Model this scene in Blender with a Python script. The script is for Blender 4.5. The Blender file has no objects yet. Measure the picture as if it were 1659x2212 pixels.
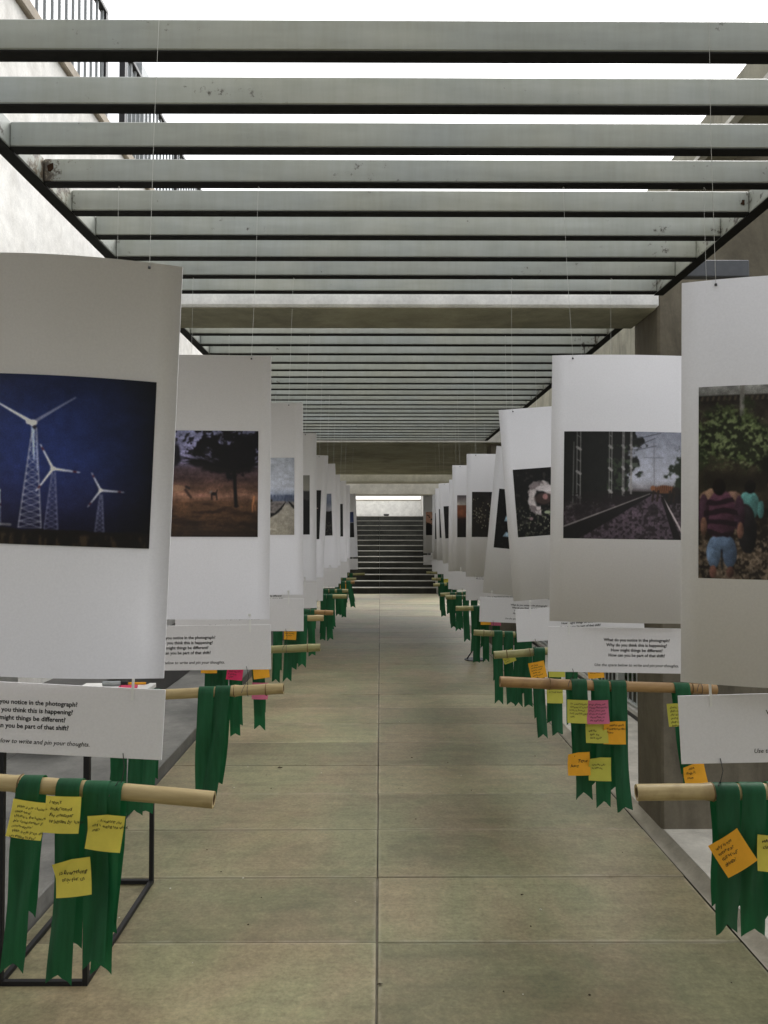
import bpy, math, random
import numpy as np
from mathutils import Vector, Matrix
random.seed(7); rng = np.random.default_rng(7)
R = math.radians
scene = bpy.context.scene
COL = scene.collection

# ------------------------------------------------------------------ camera, sky, sun, exposure
EYE = 1.6
PITCH, YAW = R(1.345), R(0.294)
cam_d = bpy.data.cameras.new('camera')
cam_d.sensor_fit = 'VERTICAL'; cam_d.sensor_height = 36.0; cam_d.lens = 27.0
cam_d.clip_start = 0.05; cam_d.clip_end = 2000
cam = bpy.data.objects.new('camera', cam_d); COL.objects.link(cam)
cam.location = (0, 0, EYE)
cam.rotation_euler = (R(90) + PITCH, 0, -YAW)
scene.camera = cam

SUN_EL, SUN_AZ = 48.0, 30.0      # degrees; azimuth clockwise from +Y
world = bpy.data.worlds.new('World'); scene.world = world; world.use_nodes = True
wn, wl = world.node_tree.nodes, world.node_tree.links
sky = wn.new('ShaderNodeTexSky'); sky.sky_type = 'NISHITA'; sky.sun_disc = False
sky.sun_elevation = R(SUN_EL); sky.sun_rotation = R(SUN_AZ)
sky.air_density = 1.0; sky.dust_density = 3.0; sky.ozone_density = 1.0
hsv = wn.new('ShaderNodeHueSaturation'); hsv.inputs['Saturation'].default_value = 0.12
bg = wn['Background']; bg.inputs['Strength'].default_value = 0.15
wl.new(sky.outputs['Color'], hsv.inputs['Color']); wl.new(hsv.outputs['Color'], bg.inputs['Color'])

sun_d = bpy.data.lights.new('sun', 'SUN'); sun_d.energy = 0.6; sun_d.angle = R(22); sun_d.color = (1, 0.96, 0.9)
sun = bpy.data.objects.new('sun', sun_d); COL.objects.link(sun)
d = Vector((math.sin(R(SUN_AZ)) * math.cos(R(SUN_EL)), math.cos(R(SUN_AZ)) * math.cos(R(SUN_EL)), math.sin(R(SUN_EL))))
sun.rotation_euler = (-d).to_track_quat('-Z', 'Y').to_euler()
sun.location = (0, -5, 12)

vs = scene.view_settings
vs.view_transform = 'Standard'; vs.look = 'None'; vs.gamma = 1.0; vs.use_curve_mapping = False
vs.exposure = 1.3
scene.cycles.max_bounces = 7; scene.cycles.diffuse_bounces = 4

# ------------------------------------------------------------------ measuring helper: photo position (1659 x 2212 grid) at depth Y -> place
F = 1659.0
CAMM = cam.rotation_euler.to_matrix()
def P(x, y, Y):
    v = CAMM @ Vector(((x - 829.5) / F, (1106 - y) / F, -1.0))
    t = Y / v.y
    return Vector((v.x * t, Y, EYE + v.z * t))

# ------------------------------------------------------------------ mesh helpers
class MB:
    def __init__(s): s.v = []; s.f = []; s.mi = []
    def add(s, vs_, fs, mi=0):
        o = len(s.v); s.v += [tuple(p) for p in vs_]; s.f += [tuple(i + o for i in f) for f in fs]; s.mi += [mi] * len(fs)
        return s
    def box(s, x0, x1, y0, y1, z0, z1, mi=0, bev=0.0):
        if bev <= 0:
            vv = [(x, y, z) for z in (z0, z1) for y in (y0, y1) for x in (x0, x1)]
            ff = [(0, 2, 3, 1), (4, 5, 7, 6), (0, 1, 5, 4), (2, 6, 7, 3), (0, 4, 6, 2), (1, 3, 7, 5)]
            return s.add(vv, ff, mi)
        b = bev; vv = []; idx = {}
        for ix, X in enumerate((x0, x1)):
            for iy, Y in enumerate((y0, y1)):
                for iz, Z in enumerate((z0, z1)):
                    sx = b if ix == 0 else -b; sy = b if iy == 0 else -b; sz = b if iz == 0 else -b
                    for a, p in enumerate(((X, Y + sy, Z + sz), (X + sx, Y, Z + sz), (X + sx, Y + sy, Z))):
                        idx[(ix, iy, iz, a)] = len(vv); vv.append(p)
        g = lambda *k: idx[k]
        ff = []
        for i in (0, 1):
            q = [g(i, 0, 0, 0), g(i, 0, 1, 0), g(i, 1, 1, 0), g(i, 1, 0, 0)]; ff.append(q if i == 0 else q[::-1])
            q = [g(0, i, 0, 1), g(1, i, 0, 1), g(1, i, 1, 1), g(0, i, 1, 1)]; ff.append(q if i == 0 else q[::-1])
            q = [g(0, 0, i, 2), g(0, 1, i, 2), g(1, 1, i, 2), g(1, 0, i, 2)]; ff.append(q if i == 0 else q[::-1])
        for i in (0, 1):
            for j in (0, 1):
                ff.append([g(i, j, 0, 0), g(i, j, 0, 1), g(i, j, 1, 1), g(i, j, 1, 0)])
                ff.append([g(i, 0, j, 0), g(i, 0, j, 2), g(i, 1, j, 2), g(i, 1, j, 0)])
                ff.append([g(0, i, j, 1), g(0, i, j, 2), g(1, i, j, 2), g(1, i, j, 1)])
                for k in (0, 1): ff.append([g(i, j, k, 0), g(i, j, k, 1), g(i, j, k, 2)])
        # orient outward
        c = Vector(((x0 + x1) / 2, (y0 + y1) / 2, (z0 + z1) / 2)); out = []
        for f in ff:
            pts = [Vector(vv[i]) for i in f]; n = (pts[1] - pts[0]).cross(pts[2] - pts[1]); m = sum(pts, Vector()) / len(pts)
            out.append(f if n.dot(m - c) > 0 else f[::-1])
        return s.add(vv, out, mi)
    def tube(s, pts, rad, n=8, mi=0, cap=True):
        pts = [Vector(p) for p in pts]; rads = rad if isinstance(rad, (list, tuple)) else [rad] * len(pts)
        rings = []; vv = []
        up = None
        for i, p in enumerate(pts):
            t = (pts[min(i + 1, len(pts) - 1)] - pts[max(i - 1, 0)]).normalized()
            if up is None:
                up = Vector((0, 0, 1)) if abs(t.z) < 0.9 else Vector((1, 0, 0))
            a = t.cross(up).normalized(); b = a.cross(t).normalized(); up = b
            for k in range(n):
                th = 2 * math.pi * k / n; vv.append(p + (a * math.cos(th) + b * math.sin(th)) * rads[i])
        ff = []
        for i in range(len(pts) - 1):
            for k in range(n):
                ff.append((i * n + k, i * n + (k + 1) % n, (i + 1) * n + (k + 1) % n, (i + 1) * n + k))
        if cap:
            ff.append(tuple(range(n - 1, -1, -1))); ff.append(tuple((len(pts) - 1) * n + k for k in range(n)))
        return s.add(vv, ff, mi)
    def grid(s, fn, nu, nv, mi=0, flip=False):
        vv = [fn(i / nu, j / nv) for j in range(nv + 1) for i in range(nu + 1)]; ff = []
        for j in range(nv):
            for i in range(nu):
                a = j * (nu + 1) + i; q = (a, a + 1, a + nu + 2, a + nu + 1); ff.append(q[::-1] if flip else q)
        return s.add(vv, ff, mi)
    def mesh(s, name, mats, smooth=False):
        me = bpy.data.meshes.new(name); me.from_pydata(s.v, [], s.f)
        for m in (mats if isinstance(mats, (list, tuple)) else [mats]): me.materials.append(m)
        if any(s.mi): me.polygons.foreach_set('material_index', s.mi)
        if smooth: me.polygons.foreach_set('use_smooth', [True] * len(s.f))
        me.update(); return me
    def build(s, name, mats, parent=None, smooth=False, loc=None, rot=None):
        return place(name, s.mesh(name, mats, smooth), parent, loc, rot)

def place(name, data, parent=None, loc=None, rot=None):
    o = bpy.data.objects.new(name, data); COL.objects.link(o)
    if parent is not None: o.parent = parent
    if loc is not None: o.location = loc
    if rot is not None: o.rotation_euler = rot
    return o
def tag(o, label, cat, group=None):
    o['label'] = label; o['category'] = cat
    if group: o['group'] = group
    return o
def thing(name, label, cat, loc=(0, 0, 0), rot=(0, 0, 0), group=None):
    return tag(place(name, None, None, loc, rot), label, cat, group)
def structure(o): o['kind'] = 'structure'; return o

# ------------------------------------------------------------------ materials
def srgb(r, g, b):
    f = lambda c: (c / 255 / 12.92) if c <= 10 else ((c / 255 + 0.055) / 1.055) ** 2.4
    return (f(r), f(g), f(b), 1)
class NT:
    def __init__(s, name, rough=0.7, spec=0.3):
        s.m = bpy.data.materials.new(name); s.m.use_nodes = True; s.n = s.m.node_tree.nodes; s.l = s.m.node_tree.links
        s.b = s.n['Principled BSDF']; s.b.inputs['Roughness'].default_value = rough; s.b.inputs['Specular IOR Level'].default_value = spec
        s.tc = s.n.new('ShaderNodeTexCoord')
    def coord(s, kind='Object', scale=(1, 1, 1)):
        mp = s.n.new('ShaderNodeMapping'); mp.inputs['Scale'].default_value = scale
        if kind == 'World':
            g = s.n.new('ShaderNodeNewGeometry'); s.l.new(g.outputs['Position'], mp.inputs['Vector'])
        else: s.l.new(s.tc.outputs[kind], mp.inputs['Vector'])
        return mp.outputs['Vector']
    def noise(s, scale, detail=6, rough=0.6, co=None, dist=0.0):
        t = s.n.new('ShaderNodeTexNoise'); t.inputs['Scale'].default_value = scale; t.inputs['Detail'].default_value = detail
        t.inputs['Roughness'].default_value = rough; t.inputs['Distortion'].default_value = dist
        if co is not None: s.l.new(co, t.inputs['Vector'])
        return t.outputs['Fac']
    def ramp(s, fac, stops):
        r = s.n.new('ShaderNodeValToRGB'); e = r.color_ramp.elements
        while len(e) < len(stops): e.new(0.5)
        for k, (p, c) in enumerate(stops):
            e[k].position = p; e[k].color = c if isinstance(c, tuple) else (c, c, c, 1)
        s.l.new(fac, r.inputs['Fac']); return r.outputs['Color']
    def mix(s, a, b, fac, mode='MIX'):
        m = s.n.new('ShaderNodeMix'); m.data_type = 'RGBA'; m.blend_type = mode
        for sock, val in ((m.inputs['Factor'], fac), (m.inputs[6], a), (m.inputs[7], b)):
            if isinstance(val, bpy.types.NodeSocket): s.l.new(val, sock)
            else: sock.default_value = val
        return m.outputs[2]
    def math(s, op, a, b=0.0, c=None):
        m = s.n.new('ShaderNodeMath'); m.operation = op
        for sock, val in zip(m.inputs, (a, b) if c is None else (a, b, c)):
            if isinstance(val, bpy.types.NodeSocket): s.l.new(val, sock)
            else: sock.default_value = val
        return m.outputs[0]
    def objrand(s):
        return s.n.new('ShaderNodeObjectInfo').outputs['Random']
    def bump(s, h, strength=0.2, dist=0.01):
        b = s.n.new('ShaderNodeBump'); b.inputs['Strength'].default_value = strength; b.inputs['Distance'].default_value = dist
        s.l.new(h, b.inputs['Height']); s.l.new(b.outputs['Normal'], s.b.inputs['Normal'])
    def color(s, c):
        if isinstance(c, bpy.types.NodeSocket): s.l.new(c, s.b.inputs['Base Color'])
        else: s.b.inputs['Base Color'].default_value = c
        return s
    def rough(s, fac, lo, hi):
        m = s.n.new('ShaderNodeMapRange'); s.l.new(fac, m.inputs['Value']); m.inputs['To Min'].default_value = lo; m.inputs['To Max'].default_value = hi
        s.l.new(m.outputs['Result'], s.b.inputs['Roughness'])

def concrete(name, c_lo, c_hi, stain=None, stain_amt=0.0, streak=False, bump=0.25, rough=(0.65, 0.9), kind='World', fine=60):
    t = NT(name); co = t.coord(kind)
    big = t.noise(1.1, 8, 0.62, co, 0.4); mid = t.noise(7, 8, 0.65, co); fn = t.noise(fine, 6, 0.7, co)
    c = t.ramp(big, [(0.32, c_lo), (0.68, c_hi)])
    c = t.mix(c, t.ramp(mid, [(0.3, 0.72), (0.7, 1.12)]), 0.8, 'MULTIPLY')
    c = t.mix(c, t.ramp(fn, [(0.25, 0.75), (0.75, 1.2)]), 0.45, 'MULTIPLY')
    if stain:
        sc = t.coord(kind, (1.4, 1.4, 0.42) if streak else (1, 1, 1))
        sn = t.noise(2.2 if streak else 0.9, 9, 0.7, sc, 1.2 if streak else .2)
        c = t.mix(c, stain, t.math('MULTIPLY', t.ramp(sn, [(0.48, 0.0), (0.66, 1.0)]), stain_amt), 'MIX')
    t.color(c); t.bump(t.math('ADD', t.math('MULTIPLY', mid, 0.5), fn), bump, 0.004); t.rough(mid, *rough)
    return t.m
def plain(name, col, rough=0.6, spec=0.3, var=0.12, scale=30, metal=0.0):
    t = NT(name, rough, spec); n = t.noise(scale, 5, 0.6, t.coord('Object'))
    t.color(t.mix(col, t.ramp(n, [(0.25, 1 - var), (0.75, 1 + var)]), 1.0, 'MULTIPLY'))
    t.b.inputs['Metallic'].default_value = metal; t.bump(n, 0.06, 0.002)
    return t.m

M = {}
# floor slabs: warm grey cement, brushed across, damp patches
t = NT('floor_cement', 0.6, 0.35); co = t.coord('World')
big = t.noise(0.8, 9, 0.62, co, 0.5); brush = t.noise(3.0, 8, 0.65, t.coord('World', (0.45, 4.5, 1)), 0.3); fn = t.noise(55, 6, 0.7, co); sp = t.noise(160, 3, 0.6, co)
c = t.ramp(big, [(0.3, (0.195, 0.17, 0.098, 1)), (0.5, (0.245, 0.216, 0.13, 1)), (0.7, (0.30, 0.265, 0.168, 1))])
c = t.mix(c, t.ramp(brush, [(0.3, 0.7), (0.52, 1.0), (0.72, 1.2)]), 0.5, 'MULTIPLY')
c = t.mix(c, t.ramp(t.noise(2.3, 8, 0.7, co, 1.0), [(0.36, (0.6, 0.64, 0.58, 1)), (0.52, (1, 1, 1, 1)), (0.7, (1.14, 1.08, 1.0, 1))]), 0.4, 'MULTIPLY')
c = t.mix(c, t.ramp(fn, [(0.25, 0.6), (0.75, 1.35)]), 0.75, 'MULTIPLY')
c = t.mix(c, t.ramp(t.noise(17, 8, .75, co), [(0.3, 0.72), (0.7, 1.24)]), 0.7, 'MULTIPLY')
sx = t.n.new('ShaderNodeSeparateXYZ'); t.l.new(t.tc.outputs['Generated'], sx.inputs['Vector'])
ey = t.math('MULTIPLY', t.math('SUBTRACT', .5, t.math('ABSOLUTE', t.math('SUBTRACT', sx.outputs['Y'], .5))), .56)
ex = t.math('MULTIPLY', t.math('SUBTRACT', .5, t.math('ABSOLUTE', t.math('SUBTRACT', sx.outputs['X'], .5))), 1.4)
ed = t.math('SUBTRACT', t.math('MINIMUM', ex, ey), t.math('MULTIPLY', t.math('SUBTRACT', t.noise(9, 6, .7, co), .5), .05))
c = t.mix(c, (0.36, 0.32, 0.24, 1), t.math('MULTIPLY', t.ramp(ed, [(0.0, 1.0), (0.014, 0.0)]), .75))
c = t.mix(c, t.ramp(t.noise(1.7, 5, .6, t.coord('World', (1, .8, 1)), .6), [(0.4, (.9, 1.0, .86, 1)), (0.62, (1.08, .98, .93, 1))]), .8, 'MULTIPLY')
c = t.mix(c, (0.1, 0.085, 0.05, 1), t.math('MULTIPLY', t.ramp(t.noise(1.3, 9, .72, t.coord('World', (1, 1.6, 3)), .8), [(0.55, 0.0), (0.68, 1.0)]), .4))
c = t.mix(c, (0.03, 0.025, 0.02, 1), t.math('MULTIPLY', t.ramp(sp, [(0.7, 0.0), (0.76, 1.0)]), 0.5))
c = t.mix(c, t.ramp(t.objrand(), [(0.0, 0.8), (1.0, 1.13)]), 1.0, 'MULTIPLY')
t.color(c); t.bump(t.math('ADD', t.math('MULTIPLY', brush, 0.6), t.math('MULTIPLY', fn, 0.6)), 0.22, 0.004); t.rough(big, 0.42, 0.72); M['floor'] = t.m
M['mortar'] = concrete('joint_dirt', (0.03, 0.027, 0.02, 1), (0.30, 0.27, 0.2, 1))
M['grout'] = concrete('pale_grout', (0.28, 0.26, 0.2, 1), (0.42, 0.4, 0.33, 1))
M['plat'] = concrete('grey_platform_cement', (0.12, 0.12, 0.11, 1), (0.24, 0.235, 0.215, 1), (0.05, 0.05, 0.05, 1), 0.6)
M['path'] = concrete('pale_path_cement', (0.6, 0.565, 0.48, 1), (0.76, 0.72, 0.63, 1), (0.36, 0.33, 0.27, 1), 0.4)
M['gutter'] = concrete('worn_gutter_cement', (0.28, 0.255, 0.19, 1), (0.46, 0.42, 0.33, 1), (0.09, 0.08, 0.06, 1), 0.5)
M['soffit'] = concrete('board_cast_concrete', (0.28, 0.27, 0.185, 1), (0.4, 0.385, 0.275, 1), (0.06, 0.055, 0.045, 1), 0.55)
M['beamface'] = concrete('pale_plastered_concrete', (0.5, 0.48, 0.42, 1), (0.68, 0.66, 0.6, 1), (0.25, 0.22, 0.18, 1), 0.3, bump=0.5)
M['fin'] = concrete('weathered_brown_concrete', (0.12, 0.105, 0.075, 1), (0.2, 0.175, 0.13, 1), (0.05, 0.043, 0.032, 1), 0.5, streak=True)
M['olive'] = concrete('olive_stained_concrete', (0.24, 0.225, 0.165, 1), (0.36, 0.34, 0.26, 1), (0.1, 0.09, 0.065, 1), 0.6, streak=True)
M['white'] = concrete('white_wall_plaster', (0.56, 0.545, 0.51, 1), (0.72, 0.71, 0.68, 1), (0.36, 0.34, 0.3, 1), 0.4, streak=True, bump=0.6)
M['bright'] = concrete('fresh_white_paint', (0.82, 0.815, 0.79, 1), (0.88, 0.875, 0.85, 1))
M['coping'] = concrete('brown_coping', (0.25, 0.21, 0.16, 1), (0.38, 0.33, 0.26, 1))
M['stair'] = concrete('dark_stair_stone', (0.018, 0.019, 0.016, 1), (0.05, 0.051, 0.045, 1), (0.09, 0.09, 0.08, 1), 0.45, bump=0.15, rough=(0.4, 0.7))
M['tread'] = concrete('pale_tread_stone', (0.24, 0.235, 0.205, 1), (0.36, 0.35, 0.31, 1))
M['granite'] = concrete('dark_bench_stone', (0.02, 0.02, 0.02, 1), (0.06, 0.058, 0.055, 1), rough=(0.3, 0.5))
M['soil'] = concrete('garden_soil', (0.05, 0.045, 0.03, 1), (0.1, 0.095, 0.06, 1))
# painted steel of the pergola with rust at the joints
t = NT('grey_painted_steel', 0.5, 0.4); co = t.coord('Object'); wv = t.coord('World')
n1 = t.noise(3.0, 6, 0.6, t.coord('World', (1, 1, 5))); n2 = t.noise(26, 8, 0.7, wv)
c = t.ramp(n1, [(0.3, (0.335, 0.35, 0.332, 1)), (0.7, (0.43, 0.445, 0.425, 1))])
c = t.mix(c, t.ramp(t.noise(1.3, 6, 0.6, wv), [(0.35, (1.05, 1.03, 0.92, 1)), (0.65, (0.96, 1.0, 1.02, 1))]), 0.8, 'MULTIPLY')
c = t.mix(c, t.ramp(t.noise(5, 7, .7, t.coord('World', (6, 1, .6))), [(0.35, (.84, .83, .76, 1)), (0.6, (1.04, 1.04, 1.04, 1))]), .45, 'MULTIPLY')
c = t.mix(c, t.ramp(t.objrand(), [(0, .88), (1, 1.08)]), 1.0, 'MULTIPLY')
sx = t.n.new('ShaderNodeSeparateXYZ'); t.l.new(t.tc.outputs['Generated'], sx.inputs['Vector'])
edge = t.math('POWER', t.math('MULTIPLY', t.math('ABSOLUTE', t.math('SUBTRACT', sx.outputs['X'], 0.5)), 2.0), 28.0)
patch = t.noise(1.7, 3, 0.5, wv)
rfac = t.math('ADD', t.math('ADD', t.math('MULTIPLY', n2, 0.75), t.math('MULTIPLY', patch, 0.42)), t.math('MULTIPLY', edge, 0.10))
rust = t.ramp(rfac, [(0.725, 0.0), (0.785, 1.0)])
c = t.mix(c, t.ramp(n2, [(0.45, (0.2, 0.13, 0.06, 1)), (0.6, (0.035, 0.02, 0.012, 1))]), t.math('MULTIPLY', rust, 0.85))
t.color(c); t.bump(n2, 0.05, 0.002); M['steel'] = t.m
M['shade_strip'] = plain('painted_shade_black', (0.012, 0.012, 0.011, 1), .75, .15, .3)  # near-black colour standing in for shade under the pergola steel
M['rust'] = plain('flaking_rust', (0.035, 0.018, 0.01, 1), 0.9, 0.1, 0.5, 80)
M['railpaint'] = plain('grey_railing_paint', (0.3, 0.32, 0.33, 1), 0.5, 0.3)
M['bracket'] = plain('dull_bluish_steel', (0.09, 0.095, 0.105, 1), .5, .3)
M['railpale'] = plain('pale_railing_paint', (0.5, 0.52, 0.5, 1), .5, .3)
M['railblack'] = plain('dark_railing_paint', (0.03, 0.03, 0.032, 1), 0.5, 0.3)
M['blackframe'] = plain('black_powder_coat', (0.012, 0.012, 0.013, 1), 0.55, 0.3)
M['tabletop'] = plain('white_laminate', (0.75, 0.74, 0.72, 1), 0.35, 0.4, 0.04)
M['string'] = plain('white_nylon', (0.6, 0.6, 0.58, 1), 0.4, 0.4, 0.03)
M['tie'] = plain('white_nylon_tie', (0.78, 0.78, 0.77, 1), 0.4, 0.4, 0.03)
M['wire'] = plain('dark_steel_wire', (0.06, 0.06, 0.06, 1), 0.4, 0.5, 0.1, 50, 0.6)
M['ink'] = plain('black_ink', (0.012, 0.012, 0.014, 1), 0.6, 0.2, 0.1)
M['pen'] = plain('dark_pen_ink', (0.03, 0.025, 0.02, 1), 0.6, 0.2, 0.1)
# sheet board
t = NT('matt_white_board', 0.6, 0.25); n = t.noise(1.6, 4, 0.5, t.coord('Object')); n2 = t.noise(200, 3, 0.6, t.coord('Object'))
t.color(t.mix(t.ramp(n, [(0.3, (0.735, 0.725, 0.745, 1)), (0.7, (0.785, 0.775, 0.795, 1))]), t.ramp(n2, [(0.2, 0.95), (0.8, 1.04)]), 1.0, 'MULTIPLY'))
t.bump(n2, 0.03, 0.001); M['board'] = t.m
# photo print: colour attribute
t = NT('photo_print_ink', 0.45, 0.3); a = t.n.new('ShaderNodeVertexColor'); a.layer_name = 'print'
g = t.noise(420, 2, 0.6, t.coord('Object'))
t.color(t.mix(a.outputs['Color'], t.ramp(g, [(0.2, 0.85), (0.8, 1.15)]), 1.0, 'MULTIPLY')); M['print'] = t.m
# ribbon
t = NT('green_satin_ribbon', 0.5, 0.3); co = t.coord('Object')
w = t.noise(10, 4, 0.6, t.coord('Object', (6, 1, 0.6))); fw = t.noise(900, 2, 0.5, co)
c = t.ramp(w, [(0.3, (0.007, 0.062, 0.024, 1)), (0.7, (0.016, 0.112, 0.045, 1))])
c = t.mix(c, t.ramp(fw, [(0.2, 0.75), (0.8, 1.2)]), 0.8, 'MULTIPLY')
c = t.mix(c, t.ramp(t.objrand(), [(0, 0.85), (1, 1.2)]), 1.0, 'MULTIPLY')
t.color(c); t.bump(fw, 0.08, 0.001)
tr = t.n.new('ShaderNodeBsdfTranslucent'); tr.inputs['Color'].default_value = (0.02, 0.2, 0.065, 1)
mx = t.n.new('ShaderNodeMixShader'); mx.inputs[0].default_value = 0.18
t.l.new(t.b.outputs[0], mx.inputs[1]); t.l.new(tr.outputs[0], mx.inputs[2]); t.l.new(mx.outputs[0], t.n['Material Output'].inputs['Surface']); M['ribbon'] = t.m
# bamboo, three tones
def bamboo(name, lo, hi, dark):
    t = NT(name, 0.45, 0.4); co = t.coord('Object', (1.2, 14, 14)); n = t.noise(4, 7, 0.65, co, 0.3); b = t.noise(9, 5, 0.6, t.coord('Object'))
    c = t.ramp(n, [(0.3, lo), (0.7, hi)]); c = t.mix(c, dark, t.math('MULTIPLY', t.ramp(b, [(0.52, 0.0), (0.72, 1.0)]), 0.65))
    c = t.mix(c, t.ramp(t.objrand(), [(0, 0.85), (1, 1.12)]), 1.0, 'MULTIPLY')
    t.color(c); t.bump(n, 0.12, 0.002); return t.m
M['bam_pale'] = bamboo('pale_dry_bamboo', (0.36, 0.27, 0.12, 1), (0.55, 0.43, 0.22, 1), (0.2, 0.13, 0.05, 1))
M['bam_green'] = bamboo('greenish_bamboo', (0.27, 0.26, 0.1, 1), (0.44, 0.4, 0.19, 1), (0.14, 0.12, 0.05, 1))
M['bam_red'] = bamboo('scorched_orange_bamboo', (0.30, 0.165, 0.06, 1), (0.46, 0.29, 0.12, 1), (0.13, 0.06, 0.025, 1))
M['bam_node'] = plain('bamboo_node_ring', (0.17, 0.11, 0.05, 1), .7, .2, .4, 60)
M['bam_in'] = plain('bamboo_hollow', (0.12, 0.08, 0.04, 1), 0.8, 0.1, 0.2, 60)
def paper(name, c):
    t = NT(name, 0.65, 0.2); n = t.noise(22, 4, 0.6, t.coord('Object'))
    t.color(t.mix(c, t.ramp(n, [(0.3, 0.9), (0.7, 1.08)]), 1.0, 'MULTIPLY'))
    tr = t.n.new('ShaderNodeBsdfTranslucent'); tr.inputs['Color'].default_value = c
    mx = t.n.new('ShaderNodeMixShader'); mx.inputs[0].default_value = 0.2
    t.l.new(t.b.outputs[0], mx.inputs[1]); t.l.new(tr.outputs[0], mx.inputs[2]); t.l.new(mx.outputs[0], t.n['Material Output'].inputs['Surface']); return t.m
M['yellow'] = paper('yellow_note_paper', (0.78, 0.66, 0.11, 1)); M['orange'] = paper('orange_note_paper', (0.9, 0.43, 0.035, 1))
M['pink'] = paper('pink_note_paper', (0.62, 0.16, 0.26, 1)); M['magenta'] = paper('magenta_note_paper', (0.7, 0.04, 0.13, 1)); M['lime'] = paper('lime_note_paper', (0.58, 0.55, 0.09, 1))

# ------------------------------------------------------------------ the setting: ground, floor, path, steps
structure(MB().box(-150, 150, -60, 250, -0.4, -0.06).build('ground', M['soil']))
XL, XR, XJ = -1.41, 1.41, -0.012
fl = structure(MB().box(XL, XR, -8, 19.43, -0.05, -0.012).build('floor', M['mortar']))
Y0, PIT = 3.02, 0.5615
slab_cache = {}
ks = range(-5, 30)
for k in ks:
    ya = Y0 + PIT * k; yb = ya + PIT
    if ya > 19.3: break
    yb = min(yb, 19.43)
    for xa, xb in ((XL, XJ), (XJ, XR)):
        g = 0.002 + random.random() * 0.003
        dz = random.uniform(-0.002, 0.002)
        MB().box(xa + g, xb - g, ya + g, yb - g, -0.012, 0.0 + dz, bev=0.003).build('slab', M['floor'], fl)
structure(MB().box(XL + .003, XR - .003, -8, Y0 - 5 * PIT - .004, -0.012, 0.0).build('floor_behind', M['floor']))
# raised platform on the left, gutter, pale path and kerb on the right
structure(MB().box(-2.478, XL - 0.004, -8, 19.4, -0.05, 0.082, bev=0.006).build('platform', M['plat']))
gut = MB()
prof = [(1.4108, 0.0), (1.42, -0.006), (1.44, -0.022), (1.455, -0.026), (1.475, -0.02), (1.495, -0.004), (1.51, 0.004)]
n = 60
def gutf(u, v):
    i = min(int(u * (len(prof) - 1) + 1e-6), len(prof) - 1); y = -8 + v * 27.4
    return (prof[i][0], y, prof[i][1])
structure(gut.grid(gutf, len(prof) - 1, n).build('gutter', M['gutter'], smooth=True))
pv = structure(MB().box(1.512, 2.15, -8, 19.4, -0.05, -0.004).build('path', M['mortar']))
for k in range(-3, 12):
    MB().box(1.514, 2.148, 1.2 * k + .5, 1.2 * k + 1.697, -0.004, 0.004, bev=0.002).build('slab', M['path'], pv)

# ------------------------------------------------------------------ white building on the left with terrace railing
b = thing('white_building', 'tall white plastered building wall along the left side of the walkway', 'building', (-2.48, 4, 0))
WT = 5.2
def wloc(x0, x1, y0, y1, z0, z1): return (x0 + 2.48, x1 + 2.48, y0 - 4, y1 - 4, z0, z1)
w = MB()
for a in ((-3.0, -2.48, -8, 3.9, -.05, WT), (-3.0, -2.48, 3.9, 5.3, 2.25, WT), (-3.0, -2.48, 5.3, 24, -.05, WT)): w.box(*wloc(*a))
w.build('wall', M['white'], b)
MB().box(*wloc(-3.0, -2.9, 3.9, 5.3, 0.08, 2.25)).build('door', M['granite'], b)
MB().box(*wloc(-2.94, -2.52, 3.95, 4.02, 0.08, 2.2)).build('door_frame', M['railblack'], b)
MB().box(*wloc(-3.0, -2.44, -8, 24, WT + .002, WT + 0.1), bev=.01).build('coping', M['coping'], b)
MB().box(*wloc(-7, -3.9, -3, 13, WT, 7.2)).build('upper_wall', M['white'], b)
for y in (3.1, 5.9, 9.2): MB().box(*wloc(-3.92, -3.86, y, y + 1.5, WT + .1, WT + 2.2)).build('window', M['granite'], b)
for y in (8.6,): MB().box(*wloc(-2.92, -2.70, y, y + .3, WT + .1, 6.9)).build('column', M['railpaint'], b)
def railing(name, label, X, ya, yb, zb, zt, gap, bar, mat, mtop, side):
    r = thing(name, label, 'railing', (X, ya, zb)); L = yb - ya; H = zt - zb
    MB().box(-.03, .03, 0, L, H - .045, H, bev=.006).build('top_rail', mtop, r)
    MB().box(-.015, .015, 0, L, .012, .03).build('bottom_rail', mat, r)
    me = MB().box(-bar, bar, -bar * .7, bar * .7, .03, H - .045).mesh('baluster', mat)
    k = 0; y = gap
    while y < L - .02: place('baluster', me, r, (0, y, 0)); y += gap
    pm = MB().box(-.028, .028, -.028, .028, 0, H - .044).mesh('post', mtop)
    for y in np.linspace(.03, L - .03, max(2, int(L / 1.9) + 1)): place('post', pm, r, (0, float(y), 0))
    return r
railing('terrace_railing', 'near terrace railing with grey bars on top of the white building', -2.5, 2.4, 6.9, WT + .1, 6.32, .13, .011, M['railpaint'], M['railblack'], -1)
railing('terrace_railing', 'far stretch of terrace railing on the white building beyond the gap', -2.5, 7.35, 15.0, WT + .1, 6.32, .13, .011, M['railpaint'], M['railblack'], -1)
MB().box(-.43, 0, 0, 5.5, 0, .40, bev=.008).build('bench', M['granite'], None, loc=(-2.04, 5.4, .083))
tag(bpy.data.objects['bench'], 'long low dark stone bench against the left wall on the platform', 'bench')

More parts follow.
